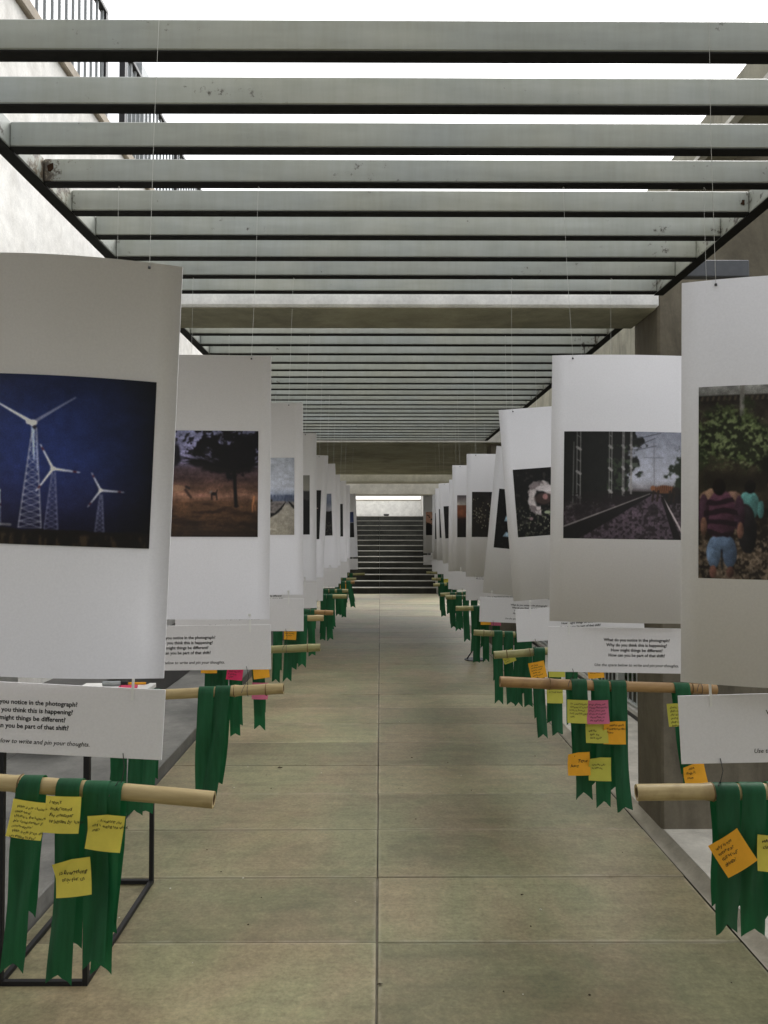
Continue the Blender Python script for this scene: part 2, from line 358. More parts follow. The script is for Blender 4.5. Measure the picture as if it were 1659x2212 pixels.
# ------------------------------------------------------------------ concrete frames, canopy, right-hand building
cf = thing('concrete_portal', 'concrete portal with pale lintel across the walkway and brown fin wall on the right', 'portal', (0, 4.1, 0))
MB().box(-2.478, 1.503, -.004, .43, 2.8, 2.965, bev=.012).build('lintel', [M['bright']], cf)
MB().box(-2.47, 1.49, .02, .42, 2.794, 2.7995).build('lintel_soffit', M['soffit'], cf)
MB().box(1.506, 3.4, .03, .42, -.05, 3.45, bev=.012).build('fin_wall', M['fin'], cf)
MB().box(1.90, 1.915, .02, .034, 2.62, 2.82).build('slot', M['blackframe'], cf)
cn = thing('concrete_canopy', 'concrete canopy slab over the far walkway with beams before the stairs', 'canopy', (0, 10.57, 0))
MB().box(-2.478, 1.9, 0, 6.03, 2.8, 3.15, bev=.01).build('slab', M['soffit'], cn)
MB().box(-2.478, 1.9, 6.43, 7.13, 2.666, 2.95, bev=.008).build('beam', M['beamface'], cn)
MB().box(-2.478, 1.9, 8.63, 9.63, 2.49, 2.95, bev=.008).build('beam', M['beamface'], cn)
MB().box(-2.46, 1.88, -.012, -.002, 2.81, 3.14).build('front_band', M['beamface'], cn)
MB().box(1.55, 2.1, .1, .5, -.05, 2.798).build('fin_wall', M['fin'], cn)
rc = thing('light_blocker', 'unseen concrete slab and wall added behind the viewer to cut light', 'canopy', (0, -.7, 0))  # unseen blocker, added to keep daylight off the walkway
MB().box(-2.478, 3.4, -7, .24, 2.9, 3.3, bev=.01).build('slab', M['soffit'], rc)  # slab of the added blocker, out of view
MB().box(1.6, 3.4, -.72, -.31, -.05, 2.848).build('fin_wall', M['fin'], rc)  # belongs to the added blocker, out of view
rb = thing('concrete_building', 'olive stained concrete building rising on the right beyond the pergola', 'building', (2.9, 4.6, 0))
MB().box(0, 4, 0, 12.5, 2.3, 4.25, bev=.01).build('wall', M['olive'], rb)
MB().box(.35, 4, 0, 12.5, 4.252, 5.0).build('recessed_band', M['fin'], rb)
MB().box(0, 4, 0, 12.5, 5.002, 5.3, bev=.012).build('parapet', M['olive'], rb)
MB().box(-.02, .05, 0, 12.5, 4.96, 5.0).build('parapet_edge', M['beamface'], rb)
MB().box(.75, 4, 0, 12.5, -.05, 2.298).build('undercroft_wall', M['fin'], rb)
for y in (2.5, 5.6): MB().box(.3, .7, y, y + .4, -.05, 2.298).build('column', M['fin'], rb)

# ------------------------------------------------------------------ staircase and the bright wall behind it
st = thing('staircase', 'broad flight of dark stone stairs with pale edges at the end of the walkway', 'stairs', (0, 19.43, 0))
RS, TR = 0.1455, 0.35
for i in range(14):
    y = i * TR; z = i * RS
    for xa, xb in ((-1.42, XJ - .003), (XJ + .003, 1.42)):
        MB().box(xa, xb, y + .001, y + .05, z, z + RS - .022, bev=.003).build('riser', M['stair'], st)
    MB().box(-1.42, 1.42, y - .008, y + (TR + .03 if i < 13 else 3.1), z + RS - .021, z + RS, bev=.004).build('tread', M['tread'], st)
MB().box(-1.42, 1.42, .052, 7.5, -.05, .02).build('footing', M['tread'], st)
tag(MB().box(-1.9, -1.425, 0, 7.6, -.05, 2.9, bev=.01).build('stair_wall', M['white'], None, loc=(0, 19.43, 0)), 'white plastered wall on the left side of the staircase', 'wall')
tag(MB().box(1.425, 1.9, 0, 7.6, -.05, 2.9, bev=.01).build('stair_wall', M['white'], None, loc=(0, 19.43, 0)), 'white plastered wall on the right side of the staircase', 'wall')
ew = thing('end_wall', 'bright white wall at the top of the stairs', 'wall', (0, 26.6, 0))
MB().box(-9, 9, 0, .3, 0, 2.62).build('wall_face', M['bright'], ew)
MB().box(-1.41, 1.41, -2.2, -.03, 2.0375, 2.046).build('landing_bounce_layer', M['path'], ew)  # pale layer added to bounce light onto the end wall
MB().box(-9, 9, -.02, .32, 2.622, 2.66).build('coping', M['coping'], ew)
lb = thing('landing_lamp', 'small dark box lamp on the landing at the top of the stairs', 'lamp', (0.2, 24.6, 2.038))
MB().box(-.085, .085, -.05, .05, .02, .075, bev=.008).build('housing', M['railblack'], lb); MB().box(-.06, .06, -.04, .04, 0, .02).build('foot', M['blackframe'], lb)

# ------------------------------------------------------------------ pergola
def pergola(name, label, xl, xr, zb, backs, dep=.046, hgt=.0825, tw=.048):
    ya, yb = backs[0] - .2, backs[-1]
    p = thing(name, label, 'pergola', ((xl + xr) / 2, ya, zb)); cx = (xl + xr) / 2; hw = (xr - xl) / 2
    for sx in (-1, 1):
        x0, x1 = (-hw, -hw + tw) if sx < 0 else (hw - tw, hw)
        MB().box(x0, x1, 0, yb - ya, 0, hgt + .004, bev=.004).build('rail', M['steel'], p)
        MB().box(x0 + .001, x1 - .001, .001, yb - ya - .001, -.004, -.0002).build('shade_strip', M['shade_strip'], p)  # dark strip: underside shade of the rail, painted in
    me = MB().box(-hw + tw + .001, hw - tw - .001, -dep, 0, .003, hgt, bev=.004).mesh('beam', M['steel'])
    mf = MB().box(-hw + tw + .001, hw - tw - .001, -dep + .001, -.001, -.001, .0028).mesh('shade_strip', M['shade_strip'])  # dark strip: underside shade of each beam, painted in
    for yk in backs:
        bo = place('beam', me, p, (0, yk - ya - .002, random.uniform(-.0015, .0015)))
        place('shade_strip', mf, bo)
    return p
ZB = EYE + 1.2
backs1 = [1.948 + .2422 * k for k in range(-9, 9)]
backs2 = [4.727 + .264 * k for k in range(22)]
p1 = pergola('pergola', 'nearest grey steel slat pergola overhead, in front of the pale concrete lintel', -1.21, 1.445, ZB, backs1)
p2 = pergola('pergola', 'far grey steel slat pergola beyond the concrete lintel', -1.21, 1.445, ZB, backs2)
br = MB().box(0, .3, 0, .05, 0, .08, bev=.004).build('bracket', M['bracket'], p1)
br.location = (1.332, 3.60 - p1.location.y, .0)
for k, yk in enumerate(backs1):
    if k > 9:
        for sx in (-1, 1):
            if random.random() < .4:
                q = MB(); pts = []; m = 9; h = random.uniform(.02, .05); wd = random.uniform(.006, .014)
                for a in range(m):
                    th = 2 * math.pi * a / m; rr = random.uniform(.35, 1.4); pts.append((math.cos(th) * wd * rr, 0, math.sin(th) * h * .5 * rr))
                q.add(pts + [(x, -.003, z) for x, y, z in pts], [tuple(range(m)), tuple(range(2 * m - 1, m - 1, -1))] + [(i, (i + 1) % m, m + (i + 1) % m, m + i) for i in range(m)])
                q.build('rust_patch', M['rust'], p1, loc=(sx * (1.327 - .062 - random.random() * .012), yk - p1.location.y - .0478, random.uniform(.03, .05)))

# ------------------------------------------------------------------ right-hand kerb railing and planting
kb = thing('kerb', 'low pale kerb with dark base below the right railing', 'kerb', (2.15, 4.6, 0))
MB().box(.002, .05, 0, 9.5, -.05, .036).build('base', M['granite'], kb); MB().box(-.008, .055, 0, 9.5, .038, .085, bev=.008).build('cap', M['beamface'], kb)
railing('garden_railing', 'grey vertical bar railing standing on the kerb beside the planting', 2.18, 4.7, 13.8, .085, 1.15, .115, .0055, M['railpale'], M['railpale'], 1)
def leafmat(name, lo, hi):
    t = NT(name, 0.55, 0.3); n = t.noise(3, 4, .6, t.coord('World')); i = t.noise(40, 2, .5, t.coord('World'))
    t.color(t.mix(t.ramp(n, [(0.3, lo), (0.7, hi)]), t.ramp(i, [(0.3, .7), (0.7, 1.3)]), 1.0, 'MULTIPLY')); return t.m
M['leaf'] = leafmat('shrub_leaf', (0.02, 0.05, 0.012, 1), (0.06, 0.12, 0.03, 1)); M['stem'] = plain('shrub_stem', (0.06, 0.045, 0.03, 1), .8, .1, .3)
def shrub(x, y, h, r, label):
    s = thing('shrub', label, 'shrub', (x, y, -.06), group='shrubs behind the right railing')
    q = MB()
    for k in range(7):
        a = random.random() * 6.28; q.tube([(0, 0, 0), (math.cos(a) * r * .3, math.sin(a) * r * .3, h * .4), (math.cos(a) * r * .6, math.sin(a) * r * .6, h * .85)], [.012, .008, .004], 5)
    q.build('stem', M['stem'], s)
    v, f = [], []
    for k in range(2600):
        a = random.random() * 6.28; zz = random.random(); rad = r * math.sqrt(random.random()) * (0.6 + .5 * math.sin(3.14 * zz ** .8)) * (1 + .25 * math.sin(3 * a + zz * 5))
        c = Vector((math.cos(a) * rad, math.sin(a) * rad, .08 + zz * h))
        d1 = Vector((random.gauss(0, 1), random.gauss(0, 1), random.gauss(.3, .7))).normalized(); d2 = d1.cross(Vector((random.gauss(0, 1), random.gauss(0, 1), random.gauss(0, 1)))).normalized()
        l = random.uniform(.03, .065); o = len(v); v += [c, c + d1 * l * .5 + d2 * l * .2, c + d1 * l, c + d1 * l * .5 - d2 * l * .2]; f.append((o, o + 1, o + 2, o + 3))
    MB().add(v, f).build('foliage', M['leaf'], s)
for i, (x, y, h, r) in enumerate([(2.72, 5.2, 1.0, .42), (2.75, 6.0, 1.15, .46), (2.72, 6.9, 1.0, .44), (2.76, 7.7, 1.2, .46), (2.74, 8.6, 1.05, .45), (2.75, 9.5, 1.15, .46), (2.74, 10.4, 1.1, .45)]):
    shrub(x, y, h, r, 'dark green leafy shrub behind the right railing, %s from the brown fin wall' % ['first', 'second', 'third', 'fourth', 'fifth', 'sixth', 'seventh'][i])

# ------------------------------------------------------------------ display table on the left and the things on it
fr, bk, tw_, zt = 2.735, 3.53, .30, .90
xr_ = -1.035
tb = thing('display_table', 'tall narrow display table with black square tube frame and white top', 'table', (xr_ - tw_ / 2, fr, 0))
s = .009; hw = tw_ / 2; L = bk - fr
for sx in (-1, 1):
    for y in (s, L - s):
        MB().box(sx * hw - s, sx * hw + s, y - s, y + s, 0, zt - .02).build('leg', M['blackframe'], tb)
    MB().box(sx * hw - s, sx * hw + s, 2 * s + .001, L - 2 * s - .001, 0.001, 2 * s).build('base_bar', M['blackframe'], tb)
    MB().box(sx * hw - s, sx * hw + s, 2 * s + .001, L - 2 * s - .001, zt - .042, zt - .021).build('top_bar', M['blackframe'], tb)
for y in (s, L - s):
    MB().box(-hw + s + .001, hw - s - .001, y - s, y + s, 0.001, 2 * s).build('base_bar', M['blackframe'], tb)
    MB().box(-hw + s + .001, hw - s - .001, y - s, y + s, zt - .042, zt - .021).build('top_bar', M['blackframe'], tb)
MB().box(-hw - .01, hw + .01, -.01, L + .01, zt - .0195, zt, bev=.002).build('table_top', M['tabletop'], tb)
def on_table(name, mb, mats, x, y, rz, label, cat):
    return tag(mb.build(name, mats, None, loc=(xr_ - tw_ / 2 + x, fr + y, zt + .0005), rot=(0, 0, rz)), label, cat)
on_table('note_pad', MB().box(-.038, .038, -.038, .038, 0, .012, bev=.001), M['magenta'], .075, .66, .12, 'pink sticky note pad lying on the display table', 'note pad')
on_table('note_pad', MB().box(-.05, .05, -.038, .038, 0, .006, bev=.001), M['yellow'], -.04, .63, -.1, 'thin yellow sticky note pad on the display table', 'note pad')
mk = thing('marker_pen', 'thick grey marker pen lying on the display table', 'pen', (xr_ - tw_ / 2 - .01, fr + .74, zt + .011), (0, 0, .1))
MB().tube([(-.05, 0, 0), (.03, 0, 0)], .0105, 10).build('barrel', M['railpaint'], mk); MB().tube([(.031, 0, 0), (.06, 0, 0)], [.0115, .009], 10).build('cap', M['blackframe'], mk)
mk = thing('pen', 'slim orange pen lying beyond the pink pad on the table', 'pen', (xr_ - tw_ / 2 + .085, fr + .765, zt + .006), (0, 0, .05))
MB().tube([(-.04, 0, 0), (.04, 0, 0)], .0055, 8).build('barrel', M['orange'], mk); MB().tube([(.041, 0, 0), (.055, 0, 0)], [.005, .001], 8).build('tip', M['railblack'], mk)
# small white stand among the far right ribbons
sd = thing('white_stand', 'slim white post on a black foot behind the right row of ribbons', 'stand', (1.17, 9.5, 0))
MB().box(-.022, .022, -.02, .02, .012, .95, bev=.004).build('post', M['tabletop'], sd); MB().tube([(0, 0, 0.001), (0, 0, .012)], .13, 20).build('foot', M['blackframe'], sd)
MB().tube([(-.1, 0, .012), (0, 0, .16)], .008, 6).build('brace', M['blackframe'], sd)

# ------------------------------------------------------------------ painting the printed photographs (colour per point, written by code)
def vnoise(h, w, cells, seed, oct_=4, asp=1.0):
    r = np.random.default_rng(seed); out = np.zeros((h, w)); amp = 1; tot = 0
    for o in range(oct_):
        cy, cx = max(2, int(cells * 2 ** o)), max(2, int(cells * asp * 2 ** o)); g = r.random((cy + 2, cx + 2))
        yy = np.linspace(0, cy, h); xx = np.linspace(0, cx, w); y0 = yy.astype(int); x0 = xx.astype(int); fy = (yy - y0)[:, None]; fx = (xx - x0)[None]
        fy = fy * fy * (3 - 2 * fy); fx = fx * fx * (3 - 2 * fx)
        a = g[y0][:, x0]; b_ = g[y0][:, x0 + 1]; c_ = g[y0 + 1][:, x0]; d_ = g[y0 + 1][:, x0 + 1]
        out += amp * ((a * (1 - fx) + b_ * fx) * (1 - fy) + (c_ * (1 - fx) + d_ * fx) * fy); tot += amp; amp *= .55
    return out / tot
class Pic:
    def __init__(s, w, h, seed=1):
        s.w, s.h = w, h; s.a = np.zeros((h, w, 3)); s.seed = seed
        s.u, s.v = np.meshgrid((np.arange(w) + .5) / w, (np.arange(h) + .5) / h); s.asp = 1.44
    def n(s, cells, oct_=4, asp=1.44): s.seed += 1; return vnoise(s.h, s.w, cells, s.seed, oct_, asp)
    def fill(s, c, m=1.0):
        m = np.asarray(m)[..., None] if np.ndim(m) else m; s.a = s.a * (1 - m) + np.array(c) / 255 * m
    def grad(s, stops, t=None):
        t = s.v if t is None else t
        xs = [p for p, c in stops]
        for k in range(3): s.a[..., k] = np.interp(t, xs, [c[k] / 255 for p, c in stops])
    def line(s, p, q, wd, c, al=1.0, wd2=None):
        px, py = p[0] * s.asp, p[1]; qx, qy = q[0] * s.asp, q[1]; X = s.u * s.asp; dx, dy = qx - px, qy - py; L2 = dx * dx + dy * dy + 1e-9
        t = np.clip(((X - px) * dx + (s.v - py) * dy) / L2, 0, 1); dd = np.hypot(X - px - t * dx, s.v - py - t * dy)
        w_ = wd if wd2 is None else wd + (wd2 - wd) * t; aa = .8 / s.h
        s.fill(c, np.clip((w_ - dd) / aa + .5, 0, 1) * al)
    def ell(s, cx, cy, rx, ry, c, soft=.15, al=1.0, nz=0.0):
        dd = np.hypot((s.u - cx) * s.asp / rx, (s.v - cy) / ry)
        if nz: dd = dd + (s.n(14) - .5) * nz
        s.fill(c, np.clip((1 - dd) / soft, 0, 1) * al)
    def poly(s, pts, c, al=1.0):
        ins = np.zeros((s.h, s.w), bool); j = len(pts) - 1
        for i in range(len(pts)):
            xi, yi = pts[i]; xj, yj = pts[j]
            cond = ((yi > s.v) != (yj > s.v)) & (s.u < (xj - xi) * (s.v - yi) / (yj - yi + 1e-12) + xi); ins ^= cond; j = i
        s.fill(c, ins * al)
    def grain(s, amt): s.a *= 1 + (rng.random((s.h, s.w, 1)) - .5) * amt
    def speck(s, cells, th, c, al=1.0, m=1.0): s.fill(c, (np.clip((s.n(cells, 2) - th) / .06, 0, 1)) * al * m)

def pic_turbines():
    p = Pic(300, 208, 11)
    p.grad([(0, (16, 24, 56)), (.25, (24, 36, 84)), (.5, (26, 38, 88)), (.75, (24, 28, 64)), (.9, (15, 15, 38)), (1, (10, 9, 16))])
    p.a *= (1 - .75 * np.clip((p.u - .62) / .38, 0, 1) ** 2)[..., None]; p.a *= (.85 + .3 * p.n(6, 4, .5))[..., None]; p.u = p.u - .055
    def tower(cx, top, bot, wt, wb, c, rows):
        for s_ in (-1, 1): p.line((cx + s_ * wt, top), (cx + s_ * wb, bot), .0028, c)
        for k in range(rows):
            a, b_ = (k / rows) ** .8, ((k + 1) / rows) ** .8
            wa, wb2 = wt + (wb - wt) * a, wt + (wb - wt) * b_; ya, yb = top + (bot - top) * a, top + (bot - top) * b_
            p.line((cx - wa, ya), (cx + wb2, yb), .0022, c, .75); p.line((cx + wa, ya), (cx - wb2, yb), .0022, c, .75); p.line((cx - wb2, yb), (cx + wb2, yb), .002, c, .6)
    lt, md = (150, 152, 170), (95, 98, 130)
    W_ = (195, 197, 212)
    tower(.478, .31, .90, .008, .046, lt, 13); tower(.563, .57, .905, .006, .027, md, 9); tower(.752, .69, .91, .004, .017, md, 7); tower(.345, .71, .89, .004, .014, md, 6)
    def rotor(h, tips, wd, cs=None):
        for k, q in enumerate(tips):
            p.line(h, q, wd, (cs or [W_] * 3)[k], 1.0, wd * .35)
            a = (h[0] + (q[0] - h[0]) * .78, h[1] + (q[1] - h[1]) * .78); b_ = (h[0] + (q[0] - h[0]) * .86, h[1] + (q[1] - h[1]) * .86)
            if cs is None: p.line(a, b_, wd * .6, (70, 22, 30))
        p.ell(h[0], h[1], wd * 2.2, wd * 2.0, (200, 198, 205))
    rotor((.47, .285), [(.318, .17), (.635, .125), (.482, .5)], .010, [W_, (95, 100, 130), (150, 165, 205)])
    p.line((.49, .4), (.498, .56), .004, (120, 130, 170)); p.line((.452, .28), (.478, .285), .014, (205, 200, 200)); p.ell(.478, .31, .014, .012, (30, 30, 45))
    rotor((.560, .55), [(.505, .41), (.665, .565), (.497, .685)], .0075); rotor((.75, .665), [(.712, .565), (.838, .67), (.703, .765)], .006); rotor((.345, .69), [(.335, .64), (.33, .70), (.355, .79)], .005)
    edge = .895 + .02 * (p.n(10)) ; p.fill((16, 13, 12), np.clip((p.v - edge) / .01, 0, 1))
    p.fill((66, 50, 34), np.clip((p.n(9, 4, 5) - .52) / .15, 0, 1) * np.clip((p.v - .925) / .02, 0, 1) * .7); p.line((.30, .885), (.4, .887), .006, (150, 150, 150), .6)
    return p
def pic_tree():
    p = Pic(230, 160, 21); p.grad([(0, (96, 98, 128)), (.2, (100, 98, 130)), (.3, (84, 78, 104)), (.36, (58, 44, 50)), (.45, (52, 36, 36)), (.55, (80, 54, 42)), (.62, (110, 76, 60)), (.68, (70, 46, 30)), (.8, (62, 40, 24)), (1, (34, 22, 14))])
    p.a *= (.6 + .8 * p.n(30, 4, .35))[..., None]; p.a *= (.8 + .4 * p.n(70, 2, 1.4))[..., None]
    can = p.n(9, 5); dens = np.clip(1.2 - np.hypot((p.u - .84) / .34, (p.v - .2) / .26), 0, 1)
    p.fill((9, 8, 11), np.clip((can * .9 + dens * .62 - .78) / .05, 0, 1)); tw = np.clip((p.n(26, 3) - .52) / .05, 0, 1); p.fill((10, 9, 12), tw * (p.v < .3 - .25 * abs(p.u - .85)) * .9)
    p.ell(.45, .22, .08, .14, (14, 13, 18), .3, 1, .5); p.ell(.8, .34, .30, .08, (12, 10, 11), .3, 1, .5); p.ell(.62, .3, .12, .05, (12, 10, 12), .4, 1, .5)
    for k in range(34):
        a = random.uniform(-2.9, -.25); l = random.uniform(.15, .5); q = (.84 + math.cos(a) * l * .8, .36 + math.sin(a) * l * .75); p.line((.84, .36), q, .008, (8, 7, 9), 1, .0015)
        for m in range(3): b_ = a + random.uniform(-.7, .7); h = .5 + .15 * m; o = (.84 + (q[0] - .84) * h, .36 + (q[1] - .36) * h); p.line(o, (o[0] + math.cos(b_) * .1, o[1] + math.sin(b_) * .1), .003, (8, 7, 9), 1, .001)
    p.line((.842, .3), (.858, .71), .016, (9, 8, 9)); p.ell(.86, .71, .03, .012, (14, 9, 8), .4)
    p.ell(.475, .545, .085, .035, (112, 82, 62), .3, 1, .2); p.line((.53, .56), (.565, .63), .012, (44, 30, 26)); p.line((.535, .53), (.555, .545), .012, (30, 24, 22)); p.line((.435, .56), (.432, .64), .008, (30, 22, 20)); p.ell(.63, .61, .10, .03, (140, 92, 80), .9, .6)
    p.ell(.715, .595, .028, .018, (16, 13, 13)); p.line((.70, .6), (.702, .65), .006, (16, 13, 13)); p.line((.73, .6), (.734, .65), .006, (16, 13, 13)); p.line((.73, .59), (.735, .56), .005, (16, 13, 13)); p.line((.69, .585), (.7, .57), .007, (90, 84, 80))
    p.line((.975, .62), (.968, .69), .009, (160, 100, 60)); p.line((.965, .68), (.966, .76), .006, (150, 92, 56)); p.line((.98, .7), (.982, .75), .005, (150, 92, 56))
    p.fill((20, 12, 9), np.clip((p.n(26, 4, .4) - .5) / .2, 0, 1) * (p.v > .66) * .6); return p
def pic_road():
    p = Pic(300, 110, 31); p.u = (p.u - .72) / .28; p.asp = 1.44 * .28
    p.grad([(0, (142, 146, 156)), (.4, (146, 150, 162)), (.47, (112, 120, 138)), (.49, (74, 82, 102)), (.55, (62, 70, 90)), (.58, (90, 88, 90)), (.62, (128, 122, 112)), (1, (142, 135, 120))])
    p.fill((52, 60, 80), np.clip((p.n(14, 3, 6) - .5) / .1, 0, 1) * (abs(p.v - .525) < .04))
    for x in (.2, .3, .42, .5, .62): p.line((x, .43), (x, .5), .0025, (112, 118, 134))
    p.poly([(-1, .6), (.74, .56), (.5, .72), (0, .76), (-1, .9)], (94, 88, 86)); p.speck(40, .53, (64, 58, 58), .8, (p.v > .59) * (p.v < .76) * (p.v < .76 - .28 * (p.u - .05)) * (p.u < .62)); p.line((.02, .57), (.25, .555), .02, (30, 30, 32)); p.line((.14, .585), (.19, .585), .018, (132, 128, 122))
    p.poly([(-1, .98), (-.2, .86), (.02, .815), (.18, .785), (.42, .735), (.6, .665), (.74, .57), (.72, .57), (.55, .65), (.38, .715), (.1, .725), (-1, .8)], (13, 12, 13))
    p.poly([(.80, .565), (.86, .575), (1.1, .66), (1.1, .70), (.92, .64)], (13, 12, 13)); p.poly([(.9, .57), (1.1, .59), (1.1, .65)], (112, 106, 102))
    p.a *= (.92 + .16 * p.n(44, 3, .4))[..., None]; p.line((.1, .945), (.25, .925), .004, (196, 192, 182)); p.line((.25, .925), (.42, .935), .004, (196, 192, 182)); return p
def pic_people():
    p = Pic(380, 250, 41); p.asp = 1.22
    p.grad([(0, (122, 122, 122)), (.045, (114, 114, 112)), (.05, (34, 30, 27)), (.3, (52, 46, 36)), (.5, (40, 35, 26)), (.66, (34, 27, 20)), (.8, (62, 50, 40)), (1, (70, 58, 47))])
    p.a *= (.55 + .9 * p.n(26, 5, 1.2))[..., None]
    p.fill((74, 62, 52), (np.sin(p.u * 300 + p.v * 60) > .1) * (p.v > .05) * (p.v < .075) * .7); p.line((.165, .0), (.165, .15), .011, (106, 104, 100)); p.line((.31, .1), (.31, .3), .005, (66, 60, 52))
    bush = np.clip(1.25 - np.hypot((p.u - .10) / .22, (p.v - .26) / .22), 0, 1) + .6 * np.clip(1 - np.hypot((p.u - .24) / .12, (p.v - .36) / .16), 0, 1)
    for cells, col, th, sf, al in ((14, (34, 42, 24), .92, .2, 1), (26, (58, 70, 38), 1.0, .2, .85), (48, (82, 96, 56), 1.04, .16, .8), (80, (112, 124, 84), 1.1, .12, .7), (60, (14, 15, 10), 1.12, .1, .8)):
        p.fill(col, np.clip((bush * .75 + p.n(cells, 4, 1.2) - th) / sf, 0, 1) * al)
    p.ell(.29, .42, .10, .12, (14, 14, 11), .6, .85, .6); p.ell(.15, .5, .4, .07, (20, 17, 13), .8, .75, .5)
    p.speck(60, .55, (110, 92, 74), .6, p.v > .72); p.speck(34, .54, (18, 14, 11), .8, p.v > .62); p.speck(90, .58, (140, 122, 104), .5, p.v > .8)
    def body(cx, cy, rx, ry, col, nz=.12, lit=.5):
        dd = np.hypot((p.u - cx) * p.asp / rx, (p.v - cy) / ry) ** 1.5 + (p.n(30, 3) - .5) * nz * 2; m = np.clip((1 - dd) / .12, 0, 1)
        sh = 1 - lit * np.clip((p.u - cx) * p.asp / rx * .6 + (p.v - cy) / ry * .5, -.4, 1) ; sh = sh * (.75 + .5 * p.n(34, 3))
        c = np.array(col) / 255; p.a = p.a * (1 - m[..., None]) + c * sh[..., None] * m[..., None]
    body(.045, .58, .05, .045, (112, 86, 70), .3); body(.13, .585, .045, .04, (112, 84, 72), .3); body(.19, .62, .05, .075, (62, 108, 108), .3); body(.195, .525, .026, .036, (14, 11, 11)); body(.235, .64, .016, .05, (50, 88, 88), .3); body(.185, .76, .045, .12, (22, 20, 22)); body(.17, .68, .05, .07, (30, 26, 30))
    body(.085, .675, .078, .135, (68, 38, 54)); body(.02, .66, .026, .10, (50, 30, 42)); body(.155, .665, .026, .10, (46, 28, 40)); m0 = np.hypot((p.u - .085) * p.asp / .082, (p.v - .675) / .14) < .95
    for yy in (.6, .655, .71, .765): p.fill((22, 14, 20), np.clip((.016 - abs(p.v - yy - .008 * np.sin(p.u * 40 + yy * 30) - (p.n(16) - .5) * .02)) / .006, 0, 1) * m0 * .85)
    body(.078, .525, .032, .046, (16, 11, 10), .1, .3); body(.02, .73, .016, .05, (96, 66, 54)); body(.158, .75, .016, .045, (92, 62, 52))
    body(.058, .865, .034, .085, (86, 108, 140)); body(.118, .865, .034, .085, (62, 78, 104)); body(.088, .82, .055, .04, (78, 98, 128)); p.line((.088, .85), (.09, .95), .004, (20, 22, 28), .8)
    body(.055, .965, .018, .035, (104, 66, 56)); body(.12, .965, .018, .03, (70, 46, 40))
    for cx, col in ((.315, (186, 116, 52)), (.44, (70, 78, 104)), (.58, (140, 66, 56)), (.74, (104, 104, 98)), (.88, (84, 64, 96))):
        body(cx, .60, .062, .10, col); body(cx, .75, .05, .13, (34, 29, 30)); body(cx + .01, .5, .028, .04, (20, 15, 13))
    body(.30, .515, .045, .045, (196, 124, 56)); body(.31, .70, .03, .05, (128, 80, 66)); return p
def pic_rail():
    p = Pic(300, 190, 51); p.u = p.u / .77; p.asp = 1.44 * .77; p.grad([(0, (112, 116, 132)), (.45, (132, 134, 146)), (.52, (104, 102, 108)), (.56, (46, 40, 42)), (1, (52, 42, 48))])
    nn = p.n(10, 5); p.fill((18, 19, 18), np.clip((.62 - p.u - .18 * (p.v - .2) + (nn - .5) * .35) / .03, 0, 1) * (p.v < .62)); p.fill((40, 50, 36), np.clip((p.n(22, 4) - .52) / .1, 0, 1) * (p.v > .12) * (p.v < .55) * (p.u > .35) * (p.u < .66) * (p.a.mean(2) < .2) * .8)
    p.fill((62, 70, 60), np.clip((p.n(26, 3) - .55) / .1, 0, 1) * (p.v > .2) * (p.v < .5) * (p.u > .5) * (p.u < .72) * (p.a.mean(2) < .25) * .8)
    p.fill((26, 32, 22), np.clip((p.u - .985 + .28 * np.clip(p.v - .05, 0, 1) + (p.n(12) - .5) * .25) / .03, 0, 1) * (p.v < .62)); p.fill((20, 19, 18), (p.v > .56) * 1.0 * np.clip((.75 - p.v) / .1, 0, 1))
    for x, wd, y1 in ((.12, .014, .68), (.38, .01, .62), (.485, .006, .6), (.55, .005, .58)):
        for s_ in (-1, 1): p.line((x + s_ * wd, 0), (x + s_ * wd, y1), .004, (104, 102, 102))
        for k in range(6): p.line((x - wd, (k + .3) * y1 / 6), (x + wd, (k + .5) * y1 / 6), .012 if k % 2 else .003, (112, 110, 110))
    p.line((.08, .1), (.075, .68), .004, (90, 88, 88)); p.line((.05, .7), (.09, .68), .012, (70, 66, 64))
    p.line((.55, .08), (.8, .01), .0025, (40, 42, 50)); p.line((.62, .12), (.75, .06), .0025, (40, 42, 50)); p.line((.6, .17), (.76, .13), .0025, (50, 52, 60)); p.line((.66, .24), (.82, .24), .002, (70, 72, 82)); p.line((.74, .1), (.745, .5), .003, (90, 90, 100))
    p.poly([(.72, .58), (.8, .58), (1.0, 1.02), (.1, 1.02), (.25, .93)], (58, 47, 56)); p.speck(60, .55, (82, 68, 80), .6, (p.v > .66)); p.speck(46, .53, (22, 18, 20), .75, (p.v > .58)); p.fill((24, 20, 22), np.clip((p.n(8) - .5) / .12, 0, 1) * (p.v > .6) * .7)
    p.poly([(0, .90), (0, 1.02), (.1, 1.02), (.72, .59), (.715, .575)], (16, 14, 15)); p.line((0, .89), (.71, .575), .007, (112, 106, 106), 1, .003); p.line((.815, .60), (1.0, .96), .004, (150, 140, 142), 1, .011); p.poly([(.80, .6), (.82, .6), (.99, 1.02), (.92, 1.02)], (16, 13, 14))
    p.ell(.83, .535, .12, .045, (92, 54, 32), .3, 1, .3); p.ell(.735, .525, .03, .03, (104, 64, 40), .3); p.ell(.93, .55, .05, .05, (24, 20, 18), .4)
    for x in (.74, .78, .88, .92): p.line((x, .55), (x - .01, .64), .009, (30, 22, 18))
    for k in range(9): p.line((.76 + k * .018, .5), (.755 + k * .018, .56), .003, (30, 18, 12), .8)
    return p
